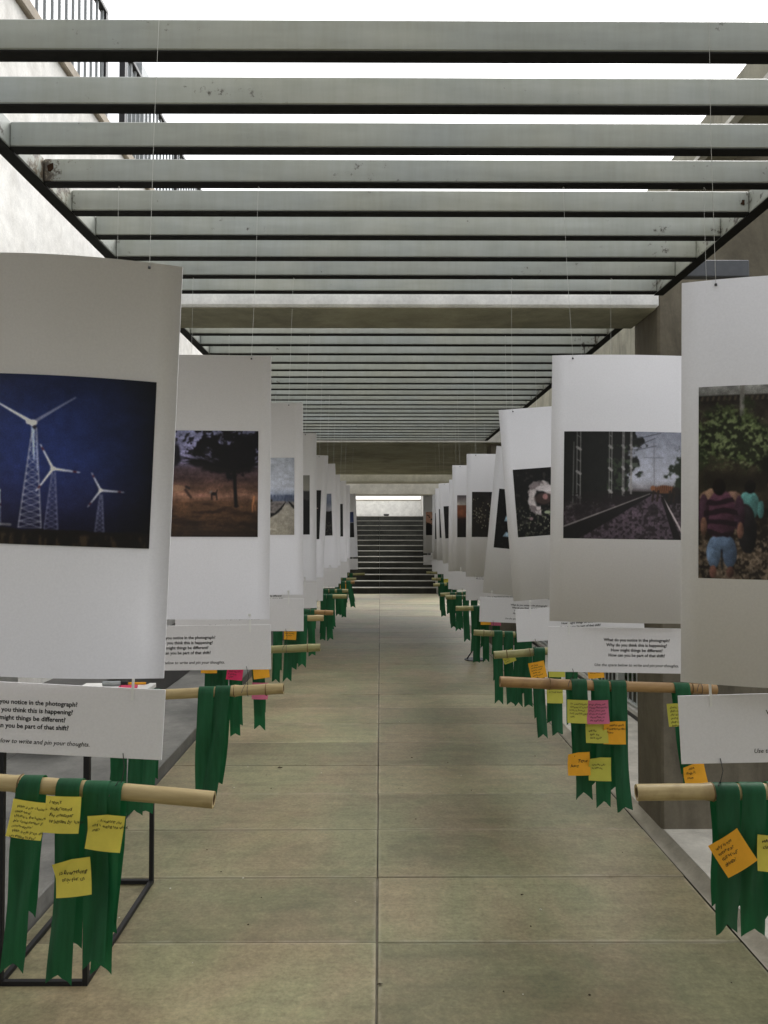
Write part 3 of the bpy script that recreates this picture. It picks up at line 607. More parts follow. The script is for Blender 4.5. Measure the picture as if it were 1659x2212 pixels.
def pic_litter():
    p = Pic(300, 120, 61); p.u = p.u / .38; p.asp = 1.44 * .38; p.fill((10, 10, 10)); p.speck(26, .64, (50, 52, 42), .9, np.clip((p.v - .38) * 4, 0, 1)); p.speck(40, .66, (104, 104, 86), .9, np.clip((p.v - .5) * 5, 0, 1) * np.clip(2 - 5 * abs(p.v - .68), 0, 1)); p.speck(18, .68, (40, 38, 36), .7)
    ring = np.hypot((p.u - .62) / .30, (p.v - .45) / .24); m = np.clip(.34 - abs(ring - .8) + (p.n(12) - .5) * .4, 0, .12) / .12 * (1 - (p.u > .6) * (p.v > .48)); p.fill((150, 142, 142), m); p.fill((80, 70, 72), m * np.clip((p.n(14, 3) - .5) / .1, 0, 1) * .8)
    p.ell(.7, .46, .16, .09, (46, 34, 32), .3, 1, .4); p.ell(.84, .31, .22, .06, (158, 150, 152), .3, 1, .5); p.ell(.72, .43, .04, .05, (120, 84, 82), .3); p.ell(.75, .66, .06, .03, (120, 128, 104), .3, 1, .5); p.ell(.35, .74, .03, .03, (112, 90, 92), .4); return p
def pic_scraps():
    p = Pic(300, 100, 71); p.u = p.u / .2; p.asp = 1.44 * .2; p.fill((9, 9, 9)); p.speck(30, .66, (26, 24, 22), .9)
    for cx, cy, sx, sy in ((.6, .49, .13, .05), (.72, .76, .27, .045)): p.poly([(cx - sx, cy + sy), (cx - .3 * sx, cy - sy), (cx + .5 * sx, cy - .6 * sy), (cx + sx, cy + .4 * sy), (cx + .2 * sx, cy + sy)], (104, 128, 146)); p.ell(cx, cy, .02, .02, (150, 170, 182), .5)
    return p
def pic_leaves():
    p = Pic(300, 120, 81); p.u = p.u / .3; p.asp = 1.44 * .3; p.fill((20, 16, 13)); p.a *= (.4 + 1.2 * p.n(6))[..., None]
    for k in range(70):
        x, y = random.random(), random.gauss(.48, .14); a = random.random() * 3.14; l = random.uniform(.03, .07); c = random.choice([(98, 92, 74), (70, 64, 50), (120, 114, 98)])
        p.line((x, y), (x + math.cos(a) * l * .5, y + .02), .006, c); p.line((x + math.cos(a) * l * .5, y + .02), (x + math.cos(a) * l, y + math.sin(a) * l * .3), .005, c)
    return p
def pic_dusk():
    p = Pic(110, 80, 91); p.grad([(0, (52, 46, 50)), (.1, (90, 84, 84)), (.22, (130, 126, 122)), (.25, (84, 50, 34)), (.5, (80, 44, 28)), (.57, (20, 12, 10)), (1, (9, 9, 9))]); p.a *= (.75 + .5 * p.n(10))[..., None]; return p
def pic_hill():
    p = Pic(110, 80, 101); p.grad([(0, (78, 77, 72)), (.19, (92, 90, 84)), (.2, (92, 90, 84)), (1, (92, 90, 84))]); hill = .2 + .04 * np.cos((p.u - 1) * 9) + .03 * p.n(8); p.fill((34, 33, 34), np.clip((p.v - hill) / .02, 0, 1)); p.fill((10, 10, 11), np.clip((p.v - .38 - .05 * p.n(24)) / .03, 0, 1)); return p
def pic_night():
    p = Pic(110, 80, 111); p.fill((9, 9, 10)); p.ell(.86, .45, .06, .06, (90, 24, 18), .5); p.ell(.8, .6, .03, .02, (170, 170, 180), .5)
    for k in range(12): p.line((.7 + k * .022, .36 + .012 * math.sin(k * .6)), (.72 + k * .022, .36 + .012 * math.sin(k * .6 + .6)), .006, (150, 130, 130))
    return p
def pic_cloud():
    p = Pic(110, 80, 121); p.grad([(0, (86, 88, 98)), (.2, (66, 72, 86)), (.35, (96, 96, 100)), (.42, (84, 84, 88)), (1, (84, 84, 88))]); p.a *= (.7 + .6 * p.n(5))[..., None]; p.fill((12, 12, 13), np.clip((p.v - .43 + .03 * p.n(26)) / .01, 0, 1)); p.speck(30, .58, (44, 42, 38), .8, p.v > .68); return p
def pic_black(seed):
    p = Pic(60, 44, seed); p.fill((11, 11, 12)); p.speck(10, .6, (24, 22, 20), .8); return p
def pic_bluehill():
    p = Pic(80, 58, 131); p.grad([(0, (30, 36, 58)), (.3, (34, 42, 70)), (.4, (40, 48, 78)), (.41, (90, 92, 98)), (.43, (90, 92, 98)), (.44, (22, 22, 24)), (1, (11, 11, 11))]); return p
def pic_salmon():
    p = Pic(90, 64, 141); p.fill((142, 108, 92)); p.fill((10, 9, 9), np.clip((p.v - .42 - .35 * (p.n(5, 3) - .4)) / .02, 0, 1)); p.speck(14, .66, (16, 12, 12), 1.0); return p

GAIN = 2.3
PW, PH, MX = .532, .369, .042     # print size and side margin
SW, SH = .612, .92                # board size
GEO = {('R', 0): (.245, .436, .034), ('R', 2): (.292, .325, .045), ('R', 4): (.285, .338, .042)}
def print_mesh(pic, side, bulge, key):
    TOP, PH, MX = GEO.get(key, (.265, .369, .042))
    w, h = pic.w, pic.h
    a = np.clip(pic.a, 0, 1)
    if w > 120:
        k = a.copy(); k[1:-1, 1:-1] = (a[1:-1, 1:-1] * 4 + (a[:-2, 1:-1] + a[2:, 1:-1] + a[1:-1, :-2] + a[1:-1, 2:]) * 1.5 + a[:-2, :-2] + a[2:, 2:] + a[:-2, 2:] + a[2:, :-2]) / 14; a = k
        mott = vnoise(h, w, 22, w * 7 + h, 4, 1.4)[..., None]; lum = a.mean(2, keepdims=True)
        a = (lum + (a - lum) * .86) * (.84 + .32 * mott) * (1 + (rng.random((h, w, 1)) - .5) * .14)
        vg = 1 - .28 * np.clip(np.hypot(pic.v - .5, np.linspace(-.5, .5, w)[None]) / .7, 0, 1) ** 2; a = np.clip(a * vg[..., None], 0, 1)
    lin = np.where(a <= .04045, a / 12.92, ((a + .055) / 1.055) ** 2.4) * GAIN; lin = np.clip(lin, .004, .85)
    uu, vv = np.meshgrid(np.linspace(0, 1, w + 1), np.linspace(0, 1, h + 1))
    # outward coordinate o: distance from the inner edge; left row: picture right side is inner
    o = (MX + (1 - uu) * PW) if side < 0 else (MX + uu * PW)
    x = o * side; z = SH - TOP - vv * PH; y = -(bulge * 4 * (o / SW) * (1 - o / SW)) - .0026
    co = np.stack([x, y, z], -1).reshape(-1, 3)
    idx = np.arange((w + 1) * (h + 1)).reshape(h + 1, w + 1)
    q = np.stack([idx[1:, :-1], idx[1:, 1:], idx[:-1, 1:], idx[:-1, :-1]], -1).reshape(-1, 4)
    me = bpy.data.meshes.new('photo_print'); me.vertices.add(len(co)); me.vertices.foreach_set('co', co.ravel().astype(np.float32))
    me.loops.add(q.size); me.polygons.add(len(q)); me.loops.foreach_set('vertex_index', q.ravel().astype(np.int32)); me.polygons.foreach_set('loop_start', np.arange(0, q.size, 4, dtype=np.int32))
    me.update(calc_edges=True)
    at = me.color_attributes.new('print', 'FLOAT_COLOR', 'CORNER')
    rgba = np.ones((len(q), 4, 4), np.float32); rgba[..., :3] = lin.reshape(-1, 1, 3); at.data.foreach_set('color', rgba.ravel())
    me.materials.append(M['print']); return me
def board_mesh(side, bulge):
    mb = MB(); nu = 14
    f = lambda th: (lambda u, v: (side * u * SW, -(bulge * 4 * u * (1 - u)) + th, v * SH))
    mb.grid(f(-.0015), nu, 1, flip=side < 0); mb.grid(f(.0015), nu, 1, flip=side > 0)
    n1 = 2 * (nu + 1); ff = []
    for i in range(nu): ff += [(i, n1 + i, n1 + i + 1, i + 1), (nu + 1 + i, nu + 2 + i, n1 + nu + 2 + i, n1 + nu + 1 + i)]
    ff += [(0, nu + 1, n1 + nu + 1, n1), (nu, n1 + nu, n1 + 2 * nu + 1, 2 * nu + 1)]
    mb.f += ff; mb.mi += [0] * len(ff)
    me = mb.mesh('board', M['board']); me.polygons.foreach_set('use_smooth', [i < 2 * nu for i in range(len(mb.f))]); return me

# ------------------------------------------------------------------ lettering
FIT = {'What do you notice in the photograph?': .228, 'Why do you think this is happening?': .21, 'How might things be different?': .178, 'How can you be part of that shift?': .194, 'Use the space below to write and pin your thoughts.': .29}
def text_mesh(lines, mat, name='printed_text'):
    """lines: list of (text, size, x, z, shear, offset, align)"""
    mb = MB()
    for tx, size, x, z, shear, off, al in lines:
        cu = bpy.data.curves.new('t', 'FONT'); cu.body = tx; cu.size = size; cu.shear = shear; cu.offset = off; cu.align_x = al; cu.resolution_u = 2; cu.fill_mode = 'FRONT'
        o = bpy.data.objects.new('t', cu); COL.objects.link(o); bpy.context.view_layer.update()
        me = bpy.data.meshes.new_from_object(o.evaluated_get(bpy.context.evaluated_depsgraph_get()))
        if tx in FIT:
            ws = [v.co.x for v in me.vertices]; k = FIT[tx] / (max(ws) - min(ws))
            for v in me.vertices: v.co.x *= k
        mb.add([(v.co.x + x, 0, v.co.y + z) for v in me.vertices], [tuple(p.vertices) for p in me.polygons])
        bpy.data.objects.remove(o); bpy.data.curves.remove(cu); bpy.data.meshes.remove(me)
    return mb.mesh(name, mat)
CH = .155
qs = ['What do you notice in the photograph?', 'Why do you think this is happening?', 'How might things be different?', 'How can you be part of that shift?']
card_text = text_mesh([(q, .0145, 0, .108 - .0175 * i, 0, .0003, 'CENTER') for i, q in enumerate(qs)], M['ink'])
card_note = text_mesh([('Use the space below to write and pin your thoughts.', .0142, 0, .022, .22, .00008, 'CENTER')], M['ink'])

# ------------------------------------------------------------------ hanging exhibits
ORD = ['nearest', 'second nearest', 'third nearest', 'fourth nearest', 'fifth nearest', 'sixth nearest', 'seventh nearest', 'eighth nearest', 'ninth nearest', 'tenth nearest', 'eleventh nearest']
SIDE = {-1: 'left', 1: 'right'}
subjects = {('L', 0): (pic_turbines, 'white wind turbines on deep blue'), ('L', 1): (pic_tree, 'a dark tree and grazing animals at dusk'), ('L', 2): (pic_road, 'a pale road under hazy sky'), ('L', 3): (pic_hill, 'a dark hillside'),
            ('L', 4): (pic_night, 'a night scene with small lights'), ('L', 5): (pic_cloud, 'a cloudy sky over dark land'), ('L', 9): (pic_bluehill, 'a blue dusk sky'),
            ('R', 0): (pic_people, 'people walking by a green bush'), ('R', 1): (pic_rail, 'a railway track through forest'), ('R', 2): (pic_litter, 'a white cloth on dark leaf litter'), ('R', 3): (pic_scraps, 'blue scraps on black'),
            ('R', 4): (pic_leaves, 'curled leaves on dark ground'), ('R', 5): (pic_dusk, 'a brown field under pale sky'), ('R', 10): (pic_salmon, 'a salmon sky and black trees')}
# inner top corner, inner bottom x, depth, bulge, yaw
panels = {'L': [(395, 577, 360, 1.715, .05, 0), (586, 769, 584, 2.68, .012, 0), (654.5, 870, 656, 3.68, .0, 0), (683.5, 935, 684.5, 4.78, .0, 0), (709, 984, 699, 5.79, .01, -4), (724, 1001.4, 731, 6.78, .0, 3), (734.4, 1025, 736, 7.75, .01, 0), (748, 1038, 750, 8.7, .0, 0), (756, 1048, 756, 9.62, 0, 0), (768.5, 1066, 773, 11.14, 0, 0)],
          'R': [(1473, 612, 1463, 1.765, .055, -5), (1193, 768, 1184, 2.654, .03, 0), (1077, 886, 1108, 3.68, .0, 0), (1072.6, 963, 1041, 4.79, .0, 0), (1008, 980.4, 1005.5, 5.75, .012, 0), (977, 1005, 977, 6.75, 0, 0), (970, 1036, 968, 7.7, 0, 0), (947, 1044.5, 957, 8.8, .01, 0), (939.8, 1055, 944, 9.8, 0, 0), (934, 1068, 933, 10.9, 0, 0), (914, 1070, 914.4, 12.2, 0, 0)]}
# card: inner top corner (None = straight under the board), roll
cards = {('L', 0): (358, 1490, 2.9), ('L', 1): (585, 1349, -.6), ('L', 2): (656, 1293, 0), ('R', 0): (1464, 1503, -2.6), ('R', 1): (1184, 1353, 1.0), ('R', 2): (1113, 1317, -3.2), ('R', 3): (1037, 1289, 2.2), ('L', 9): (773, 1207, 0), ('R', 10): (914.4, 1199, 0)}
rods = {'L': [(462, 1728, 4.6), (612.6, 1488, -2.6), (692, 1399, -1.9), (699, 1335, 0), (719.6, 1323.6, 2), (749, 1288, 0), (752, 1276.5, .5), (766, 1257.6, -3), (769.5, 1251, -1), (788, 1240, -1)],
        'R': [(1375, 1713, -1.5), (1080, 1473, 2.1), (1067, 1415, -4.4), (1023.7, 1366, 3.1), (984.7, 1314, 0), (962.6, 1290, .5), (951.5, 1285, -3), (936, 1264, -4), (932.5, 1251, 0), (921, 1237, 1)]}
rod_mat = {('L', 0): 'bam_pale', ('L', 1): 'bam_pale', ('L', 4): 'bam_red', ('L', 7): 'bam_red', ('R', 1): 'bam_red', ('R', 0): 'bam_pale', ('L', 3): 'bam_pale'}
# ribbons: (distance from the inner rod end, sideways drift of the tail, front length, back length)
ribs = {('L', 0): [(.405, -.026, .395, .30), (.318, .0, .41, .36), (.258, .016, .37, .33), (.226, -.012, .40, .3)],
        ('L', 1): [(.208, -.05, .385, .33), (.266, -.012, .37, .3), (.455, 0, .39, .3), (.512, .0, .405, .33), (.565, 0, .40, .3)],
        ('L', 2): [(.297, .004, .38, .3), (.40, -.01, .405, .36), (.47, .0, .30, .26), (.519, 0, .33, .3)],
        ('L', 3): [(.125, -.01, .30, .25), (.172, -.015, .32, .25), (.215, .0, .385, .3), (.285, 0, .39, .33)],
        ('L', 4): [(.165, .005, .33, .3), (.218, -.01, .36, .3), (.27, .0, .39, .3)],
        ('L', 5): [(.150, .004, .385, .3), (.205, -.004, .385, .33), (.29, 0, .28, .25)],
        ('L', 6): [(.085, .03, .25, .2), (.16, .01, .37, .3), (.225, -.01, .36, .3)], ('L', 7): [(.07, .05, .28, .22), (.135, .015, .39, .33), (.195, 0, .37, .3)], ('L', 8): [(.15, 0, .35, .3), (.21, 0, .37, .3)], ('L', 9): [(.2, -.01, .34, .3), (.27, 0, .36, .3)],
        ('R', 0): [(.198, .0, .312, .27), (.256, -.004, .325, .27), (.318, .01, .33, .3)],
        ('R', 1): [(.269, .012, .385, .3), (.345, .012, .41, .35), (.404, .018, .42, .36), (.622, .045, .37, .3)],
        ('R', 2): [(.215, .0, .40, .33), (.288, .006, .39, .35), (.37, 0, .36, .3), (.488, .0, .16, .13)],
        ('R', 3): [(.150, .0, .43, .3), (.215, .006, .43, .33), (.283, -.006, .44, .35), (.33, .012, .44, .37)],
        ('R', 4): [(.155, 0, .40, .33), (.217, 0, .40, .3), (.30, 0, .35, .3)], ('R', 5): [(.115, 0, .29, .2), (.178, 0, .38, .3), (.25, 0, .36, .3)], ('R', 6): [(.12, 0, .34, .3), (.185, .01, .35, .3), (.25, 0, .33, .3)],
        ('R', 7): [(.10, .005, .36, .3), (.18, 0, .34, .3), (.24, 0, .35, .3)], ('R', 8): [(.14, 0, .35, .3), (.21, 0, .34, .3)], ('R', 9): [(.19, 0, .33, .3), (.25, 0, .35, .3)]}
RR = .0185; RL = .745; RW = .053
def rod_meshes(mat_key, seed):
    r = random.Random(seed); mb = MB(); nodes = sorted(r.sample([.06, .17, .30, .43, .55, .66, .70], 3)); pts, rad = [], []
    for i in range(41):
        x = i / 40 * RL; k = min(abs(x - q) for q in nodes); pts.append((x, 0, .0012 * math.sin(x * 9 + seed))); rad.append(RR * (1 + .15 * math.exp(-(k / .005) ** 2)) * (1 - .05 * x / RL))
    mb.tube(pts, rad, 16, 0, cap=False)
    for e, s_ in ((0, 1), (40, -1)):
        p_ = Vector(pts[e]); n_ = 16; o = len(mb.v)
        for rr, dx in ((rad[e], 0), (rad[e] * .62, 0), (rad[e] * .6, .03 * s_)):
            for k in range(n_):
                th = 2 * math.pi * k / n_; mb.v.append((p_.x + dx, math.cos(th) * rr, p_.z + math.sin(th) * rr))
        for ring in (0, 1):
            for k in range(n_):
                a = o + ring * n_ + k; b_ = o + ring * n_ + (k + 1) % n_; mb.f.append((a, b_, b_ + n_, a + n_)); mb.mi.append(ring)
        mb.f.append(tuple(o + 2 * n_ + k for k in range(n_))); mb.mi.append(1)
    me = mb.mesh('culm', [M[mat_key], M['bam_in']]); me.polygons.foreach_set('use_smooth', [True] * len(me.polygons)); return me, nodes
def ribbon_mesh(drift, lf, lb, seed):
    r = random.Random(seed); path = []          # (y, z, t) y<0 is towards the viewer
    rr = RR + .0022; nb, na, nf = 7, 8, 12
    for i in range(nb): path.append((rr, -lb * (1 - i / nb), -(1 - i / nb)))
    for i in range(na + 1):
        a = math.pi * i / na; path.append((rr * math.cos(a), rr * math.sin(a), 0))
    for i in range(1, nf + 1): path.append((-rr, -lf * i / nf, i / nf))
    nc = 6; vv = []; ph = r.random() * 6; fold = r.uniform(-.006, .006); nd = r.uniform(.012, .026); nsk = r.uniform(-.35, .35); tw = r.uniform(-.10, .10); bd = r.uniform(-.035, .035); wb = r.uniform(-.006, .006); boff = r.uniform(-.012, .012)
    for k, (y, z, t) in enumerate(path):
        tt = abs(t); last = (k == 0 or k == len(path) - 1)
        for j in range(nc + 1):
            c = j / nc - .5; x = c * RW * (1 - .10 * tt * (seed % 3 == 0)) + (drift if t > 0 else drift * lb / lf + boff) * tt + .006 * math.sin(3.2 * tt + ph) * tt
            zz = z
            if last: zz += nd * (1 - abs(c) * 2) + r.uniform(-.002, .002) + nsk * c * .03
            elif k in (1, len(path) - 2): zz = zz + (.010 * (1 - abs(c) * 2))
            yy = y + (fold * math.cos(c * 2 * math.pi) + .004 * math.sin(tt * 9 + c * 4 + ph * 2) + fold * .5 * math.sin(c * 9 + tt * 5) + tw * c * RW * 2 + wb * math.sin(6 * tt + ph)) * min(1, tt * 3) + bd * tt * tt * (1 if t > 0 else -.3)
            if t > 0: yy = min(yy, -rr + .02 * tt)
            elif t < 0: yy = max(yy, rr - .01)
            vv.append((x, yy, zz))
    ff = []
    for k in range(len(path) - 1):
        for j in range(nc):
            a = k * (nc + 1) + j; ff.append((a, a + 1, a + nc + 2, a + nc + 1))
    return MB().add(vv, ff).mesh('ribbon', M['ribbon'], True)
tie_mesh = MB().box(-.0028, .0028, -.0035, -.002, -.03, .032).box(-.005, .005, -.0075, -.002, .026, .036, bev=.001).mesh('cable_tie', M['tie'])
rodinfo = {}
for row, side in (('L', -1), ('R', 1)):
    for i, (xt, yt, xb, Y, bulge, yaw) in enumerate(panels[row]):
        key = (row, i); top = P(xt, yt, Y); hpx = F * SH / Y; roll = math.atan2(xt - xb, hpx)
        rot = (0, roll, R(yaw)); Rm = Matrix.Rotation(R(yaw), 4, 'Z') @ Matrix.Rotation(roll, 4, 'Y')
        base = top - (Rm @ Vector((0, 0, SH)))
        fn, sub = subjects.get(key, (None, None))
        words = ('showing ' + sub) if sub else 'showing a nearly black photo'
        pn = thing('exhibition_panel', '%s panel, %s row, %s' % (ORD[i], SIDE[side], words), 'panel', base, rot, 'hanging photo panels')
        place('board', board_mesh(side, bulge), pn)
        place('photo_print', print_mesh(fn() if fn else pic_black(200 + i + 50 * (side > 0)), side, bulge, key), pn)
        bks = backs1 + backs2 + [10.7 + .3 * q for q in range(9)]
        for o in (.068, SW - .068):
            yb = -(bulge * 4 * (o / SW) * (1 - o / SW)); a = Vector((side * o, yb - .002, SH - .012)); wp = base + Rm @ a
            ty = min(bks, key=lambda q: abs(q - .02 - wp.y)) - .02
            lx = random.uniform(-.012, .012) + (.02 if row == 'L' else -.02)
            hp = Vector((wp.x + lx, ty, ZB + .001)); hl = Rm.inverted() @ (hp - base)
            MB().tube([a, a + Vector((0, .0, .012)), (a + hl) / 2 + Vector((random.uniform(-.003, .003), 0, 0)), hl], .00055, 5).build('string', M['string'], pn)
            MB().tube([hl, hl + Vector((.006, -.004, -.012))], .0012, 5).build('knot', M['string'], pn)
            MB().tube([a + Vector((0, -.001, -.002)), a + Vector((0, .0, .002))], .003, 6).build('eyelet', M['wire'], pn)
        # caption card
        if key in cards: cx, cy, cr = cards[key]; ctop = P(cx, cy, Y); cr = R(cr)
        else:
            ctop = base + Rm @ Vector((0, 0, -.014 - .012 * random.random())); cr = roll * .5 + R(random.uniform(-.8, .8))
        crot = (0, cr, R(yaw)); Cm = Matrix.Rotation(R(yaw), 4, 'Z') @ Matrix.Rotation(cr, 4, 'Y'); cb = ctop - Cm @ Vector((0, 0, CH))
        cd = thing('caption_card', 'white card with printed questions tied under the %s panel of the %s row' % (ORD[i], SIDE[side]), 'card', cb, crot, 'caption cards under the panels')
        MB().box(min(0, side * SW), max(0, side * SW), -.0015, .0015, 0, CH, bev=.0005).build('board', M['board'], cd)
        place('question_text', card_text, cd, (side * SW / 2, -.0022, 0)); place('instruction_text', card_note, cd, (side * SW / 2, -.0022, 0))
        for o in (.072, SW - .072): place('cable_tie', tie_mesh, cd, (side * o, 0, CH + .004))
        # bamboo rod
        if i >= len(rods[row]): continue
        rx, ry, rl = rods[row][i]; e = P(rx, ry, Y); rrot = (0, R(rl), R(yaw * .5 + random.uniform(-1, 1)))
        mk_ = rod_mat.get(key, 'bam_green'); me, nodes = rod_meshes(mk_, i + 20 * (side > 0))
        if side < 0: me.transform(Matrix.Rotation(math.pi, 4, 'Z'))
        rd = thing('bamboo_rod', '%s bamboo rod of the %s row, %s and hung with green ribbons' % (ORD[i], SIDE[side], {'bam_pale': 'pale straw coloured', 'bam_green': 'greenish', 'bam_red': 'orange brown'}[mk_]), 'rod', e, rrot, 'bamboo rods under the cards')
        place('culm', me, rd)
        for q in nodes:
            if .0 < q < RL: MB().tube([(side * (q - .0022), 0, 0), (side * q, 0, 0), (side * (q + .0022), 0, 0)], [RR * 1.06, RR * 1.17, RR * 1.06], 16).build('node', M['bam_node'], rd, True)
        Wm = Matrix.Translation(e) @ Matrix.Rotation(rrot[2], 4, 'Z') @ Matrix.Rotation(rrot[1], 4, 'Y'); inv = Wm.inverted()
        for o in (.085, SW - .085):
            a = inv @ (cb + Cm @ Vector((side * o, -.004, .012))); q = Vector((a.x, 0, 0)); rr = RR + .0015
            loop = [q + Vector((.002 * k / 8, math.cos(k / 8 * 6.283 + 1.57) * rr * -1, math.sin(k / 8 * 6.283 + 1.57) * rr)) for k in range(9)]
            MB().tube([a, a * .5 + (q + Vector((.003, -.004, rr))) * .5 + Vector((.004, 0, 0))] + loop + [q + Vector((-.004, -.008, rr + .006)), q + Vector((-.014, -.016, rr - .012)), q + Vector((-.018, -.022, -.004))], .0010, 5).build('wire', M['wire'], rd)
        rodinfo[key] = (e, Wm, Y)
        rl_list = ribs[key]
        for j, (u, dr, lf, lb) in enumerate(rl_list):
            w0 = Wm @ Vector((side * u, 0, 0))
            o = place('ribbon', ribbon_mesh(dr, lf, lb, i * 31 + j * 7 + (side > 0) * 400), None, w0, (0, R(rl) * .15, rrot[2]))
            tag(o, 'green ribbon, %s from the aisle on the %s bamboo rod of the %s row' % (['first', 'second', 'third', 'fourth', 'fifth'][j], ORD[i], SIDE[side]), 'ribbon', 'green ribbons on the bamboo rods')

# ------------------------------------------------------------------ sticky notes with handwriting
NS = .076
def note_mesh(mat, curl, seed):
    r = random.Random(seed); b0 = r.uniform(.006, .016); cx = r.choice((-1, 1)) if curl else 0
    def fn(u, v):
        x = (u - .5) * NS; z = (v - .5) * NS; y = -b0 * (1 - v) ** 2 - .003 * math.sin(u * 3.1)
        if curl:
            cc = u if cx > 0 else 1 - u; k = max(0, cc + v - 1.5); z -= k * .006; y -= k * .03
        return (x, y, z)
    return MB().grid(fn, 12, 12).mesh('paper', mat, True), b0
def hand_text(lines, size, seed):
    r = random.Random(seed); out = []; z = NS * .5 - .016
    for ln in lines:
        out.append((ln, size, -NS * .5 + .007 + r.uniform(0, .004), z, .25 + r.uniform(-.1, .1), .00005, 'LEFT')); z -= size * 1.25
    return text_mesh(out, M['pen'], 'handwriting')
notes = [  # rod, x, y, roll, colour, text lines, size, curl, label
    (('L', 0), 61, 1768, 8, 'yellow', ['What is the choice we', 'make here?', 'Where is the balance', 'b/w development &', 'conservation?', 'What is the price we', 'are willing to pay?'], .0078, 0, 'yellow note asking about choice and balance, leftmost on the nearest left rod'),
    (('L', 0), 136, 1758, 2, 'yellow', ["I don't", 'understand', 'the contrast', 'of blades by turbi-'], .0105, 0, "yellow note reading I don't understand the contrast, on the nearest left rod"),
    (('L', 0), 228, 1797, 7, 'yellow', ['are predating the', 'bird is eating the wind-', 'mill?'], .0085, 1, 'yellow note with three lines at its top, rightmost on the nearest left rod'),
    (('L', 0), 160, 1893, -6, 'yellow', ['', 'is Everything', ' only for us'], .0115, 1, 'lowest yellow note on the nearest left rod, with a folded top corner'),
    (('L', 2), 452, 1436, 0, 'orange', ['as you can', 'see the', 'nature and'], .011, 0, 'orange note below the second nearest left card, furthest left'),
    (('L', 2), 508, 1450, 5, 'magenta', ['The natural', 'being shared', 'from city bus', 'is going to', 'suffer'], .010, 0, 'magenta note on a ribbon of the third nearest left rod'),
    (('L', 2), 564, 1447, -8, 'orange', ['Save it'], .012, 1, 'orange note nearest the aisle below the second nearest left card'),
    (('L', 2), 562, 1492, 1, 'pink', ['The best life', 'is the one', 'in nature'], .010, 0, 'dull pink note partly behind the second nearest left rod'),
    (('L', 3), 627, 1368, 3, 'orange', ['we should', 'think about', 'what we take', 'and leave'], .010, 0, 'orange written note on the fourth nearest left rod'),
    (('L', 8), 741, 1266, 0, 'orange', ['keep it', 'clean'], .012, 0, 'small orange note far down the left row'),
    (('R', 0), 1580, 1840, -31, 'orange', ['why is the', 'nature so', 'full of our', 'things?'], .010, 0, 'orange note turned like a diamond on the nearest right rod'),
    (('R', 0), 1671, 1842, 4, 'yellow', ['who will', 'clean it?'], .011, 0, 'yellow note at the right picture edge on the nearest right rod'),
    (('R', 1), 1249, 1536, 2, 'lime', ['So, some people', 'because of whom', 'trees in forests', 'lost, wildlife dying', 'out!'], .0085, 0, 'yellow written note, upper left on the second nearest right rod'),
    (('R', 1), 1290, 1537, -1, 'pink', ['small animals are', 'losing their homes', 'when trains pass', 'which we cannot', 'see or hear, so', 'we must slow'], .0082, 0, 'pink written note on the second nearest right rod'),
    (('R', 1), 1289, 1579, 1, 'lime', ['', '', 'will the', ' tiger die', '  here itself'], .0092, 0, 'lime yellow note directly under the pink note'),
    (('R', 1), 1327, 1582, 1, 'orange', ['A railway track', 'invading the tigers', 'home'], .0095, 1, 'orange note about a railway track on the second nearest right rod'),
    (('R', 1), 1250, 1649, -1, 'orange', ['Pin', '       Tigers', 'feast!'], .013, 1, 'lowest orange note on the second nearest right rod, reading feast'),
    (('R', 1), 1295, 1660, 2, 'lime', ['', 'save the wild', 'on the line'], .0085, 1, 'lime yellow note beside the lowest orange note on the right'),
    (('R', 1), 1466, 1543, -4, 'lime', ['Greed makes', 'does hurt', 'the wildlife', 'world', 'they roam', 'between'], .0095, 0, 'yellow written note half hidden by the nearest right card'),
    (('R', 1), 1500, 1674, -9, 'orange', ['please', 'stop it', 'now'], .012, 1, 'orange note just above the nearest right rod'),
    (('R', 2), 1161, 1447, -11, 'orange', ['we need', 'to think about', 'how to reuse', 'dump less', 'and be more', 'mindful'], .0092, 0, 'orange note with bold writing on the third nearest right rod'),
    (('R', 2), 1198, 1500, 1, 'lime', ['', 'so much waste'], .010, 0, 'yellow note below the second nearest right rod, by its scorched end'),
    (('R', 2), 1202, 1444, 0, 'lime', ['plastic', 'kills'], .011, 0, 'lime note partly hidden behind the second nearest right card, by the aisle'),
    (('R', 2), 1286, 1447, -5, 'orange', ['', '', 'nothing is', 'lost to dust'], .010, 0, 'orange note peeking out under the second nearest right card before the railing'),
    (('R', 3), 1098, 1418, -20, 'lime', ['', '', '', 'use less', 'be kind'], .010, 0, 'tilted lime note on the fourth nearest right rod'),
    (('R', 4), 1049, 1338, 0, 'orange', ['dry leaves', 'feed soil'], .010, 0, 'orange note below the fourth nearest right card'),
    (('R', 4), 1071, 1340, 2, 'pink', ['compost', 'it'], .011, 0, 'pink note below the fourth nearest right card'),
    (('R', 8), 965, 1256, 0, 'yellow', ['hope'], .014, 0, 'small yellow note far down the right row'),
]
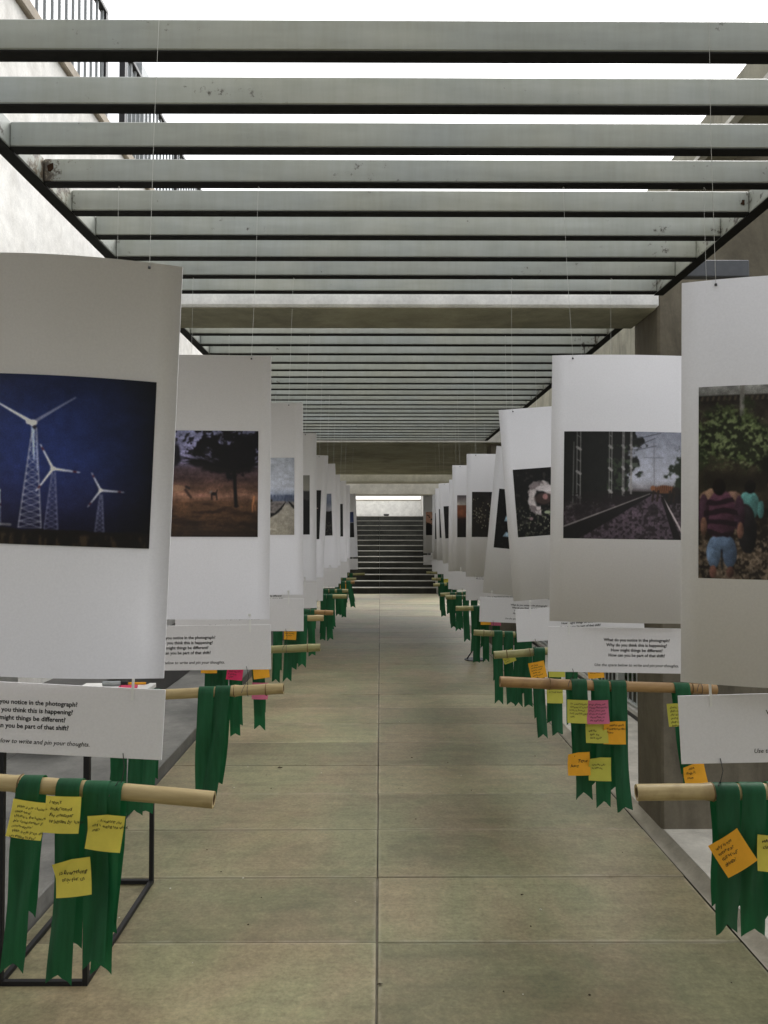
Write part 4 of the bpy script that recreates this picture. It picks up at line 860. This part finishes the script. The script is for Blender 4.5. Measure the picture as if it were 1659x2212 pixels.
for k, (key, x, y, roll, colr, lines, size, curl, label) in enumerate(notes):
    e, Wm, Y = rodinfo[key]; c = P(x, y, Y - RR - .026)
    me, b0 = note_mesh(M[colr], curl, k * 13 + 5)
    nt = thing('sticky_note', label, 'sticky note', c, (0, R(roll), 0), 'sticky notes on the ribbons')
    place('paper', me, nt)
    tm = hand_text(lines, size, k)
    ph = random.random() * 6
    for v in tm.vertices:
        X_ = v.co.x; v.co.x += .0007 * math.sin(v.co.z * 800 + ph) + .0005 * math.sin(X_ * 700 + ph); v.co.z += .0011 * math.sin(X_ * 240 + ph) + .0009 * math.sin(X_ * 640 + 2 * ph)
        u_ = v.co.x / NS + .5; v_ = v.co.z / NS + .5; v.co.y = -b0 * (1 - v_) ** 2 - .003 * math.sin(max(0, min(1, u_)) * 3.1) - .0012
    place('handwriting', tm, nt)

# ------------------------------------------------------------------ small litter on the floor
for k, (x, y, sz) in enumerate([(604, 1659, .02), (820, 2128, .012), (1128, 1935, .008), (890, 1638, .012)]):
    v = CAMM @ Vector(((x - 829.5) / F, (1106 - y) / F, -1.0)); tt = -EYE / v.z; pos = Vector((v.x * tt, v.y * tt, .001))
    q = MB(); m = 7; pts = [(math.cos(6.28 * a / m) * sz * random.uniform(.6, 1.1), math.sin(6.28 * a / m) * sz * .6 * random.uniform(.6, 1.1), random.uniform(0.001, .006)) for a in range(m)]
    q.add(pts + [(0, 0, .007)], [(a, (a + 1) % m, m) for a in range(m)])
    tag(q.build('dry_leaf', M['stem'], None, loc=pos), 'tiny dark dry leaf lying on the floor, %s' % ['in mid aisle left of the centre joint', 'near the bottom of the picture', 'right of the centre joint', 'by the centre joint in mid aisle'][k], 'leaf')

gm = MB()
for k in range(60):
    x = random.uniform(-1.2, 1.25); y = 2.6 + 9 * random.random() ** 1.6; sz = random.uniform(.002, .006); m = 6
    pts = [(x + math.cos(6.28 * a / m) * sz * random.uniform(.6, 1.1), y + math.sin(6.28 * a / m) * sz * random.uniform(.6, 1.1), .0025) for a in range(m)]
    gm.add(pts + [(x, y, .0025 + sz * .7)], [(a, (a + 1) % m, m) for a in range(m)], k % 2)
g_ = tag(gm.build('grit', [M['path'], M['stem']]), 'scattered tiny grit on the walkway floor', 'grit'); g_['kind'] = 'stuff'
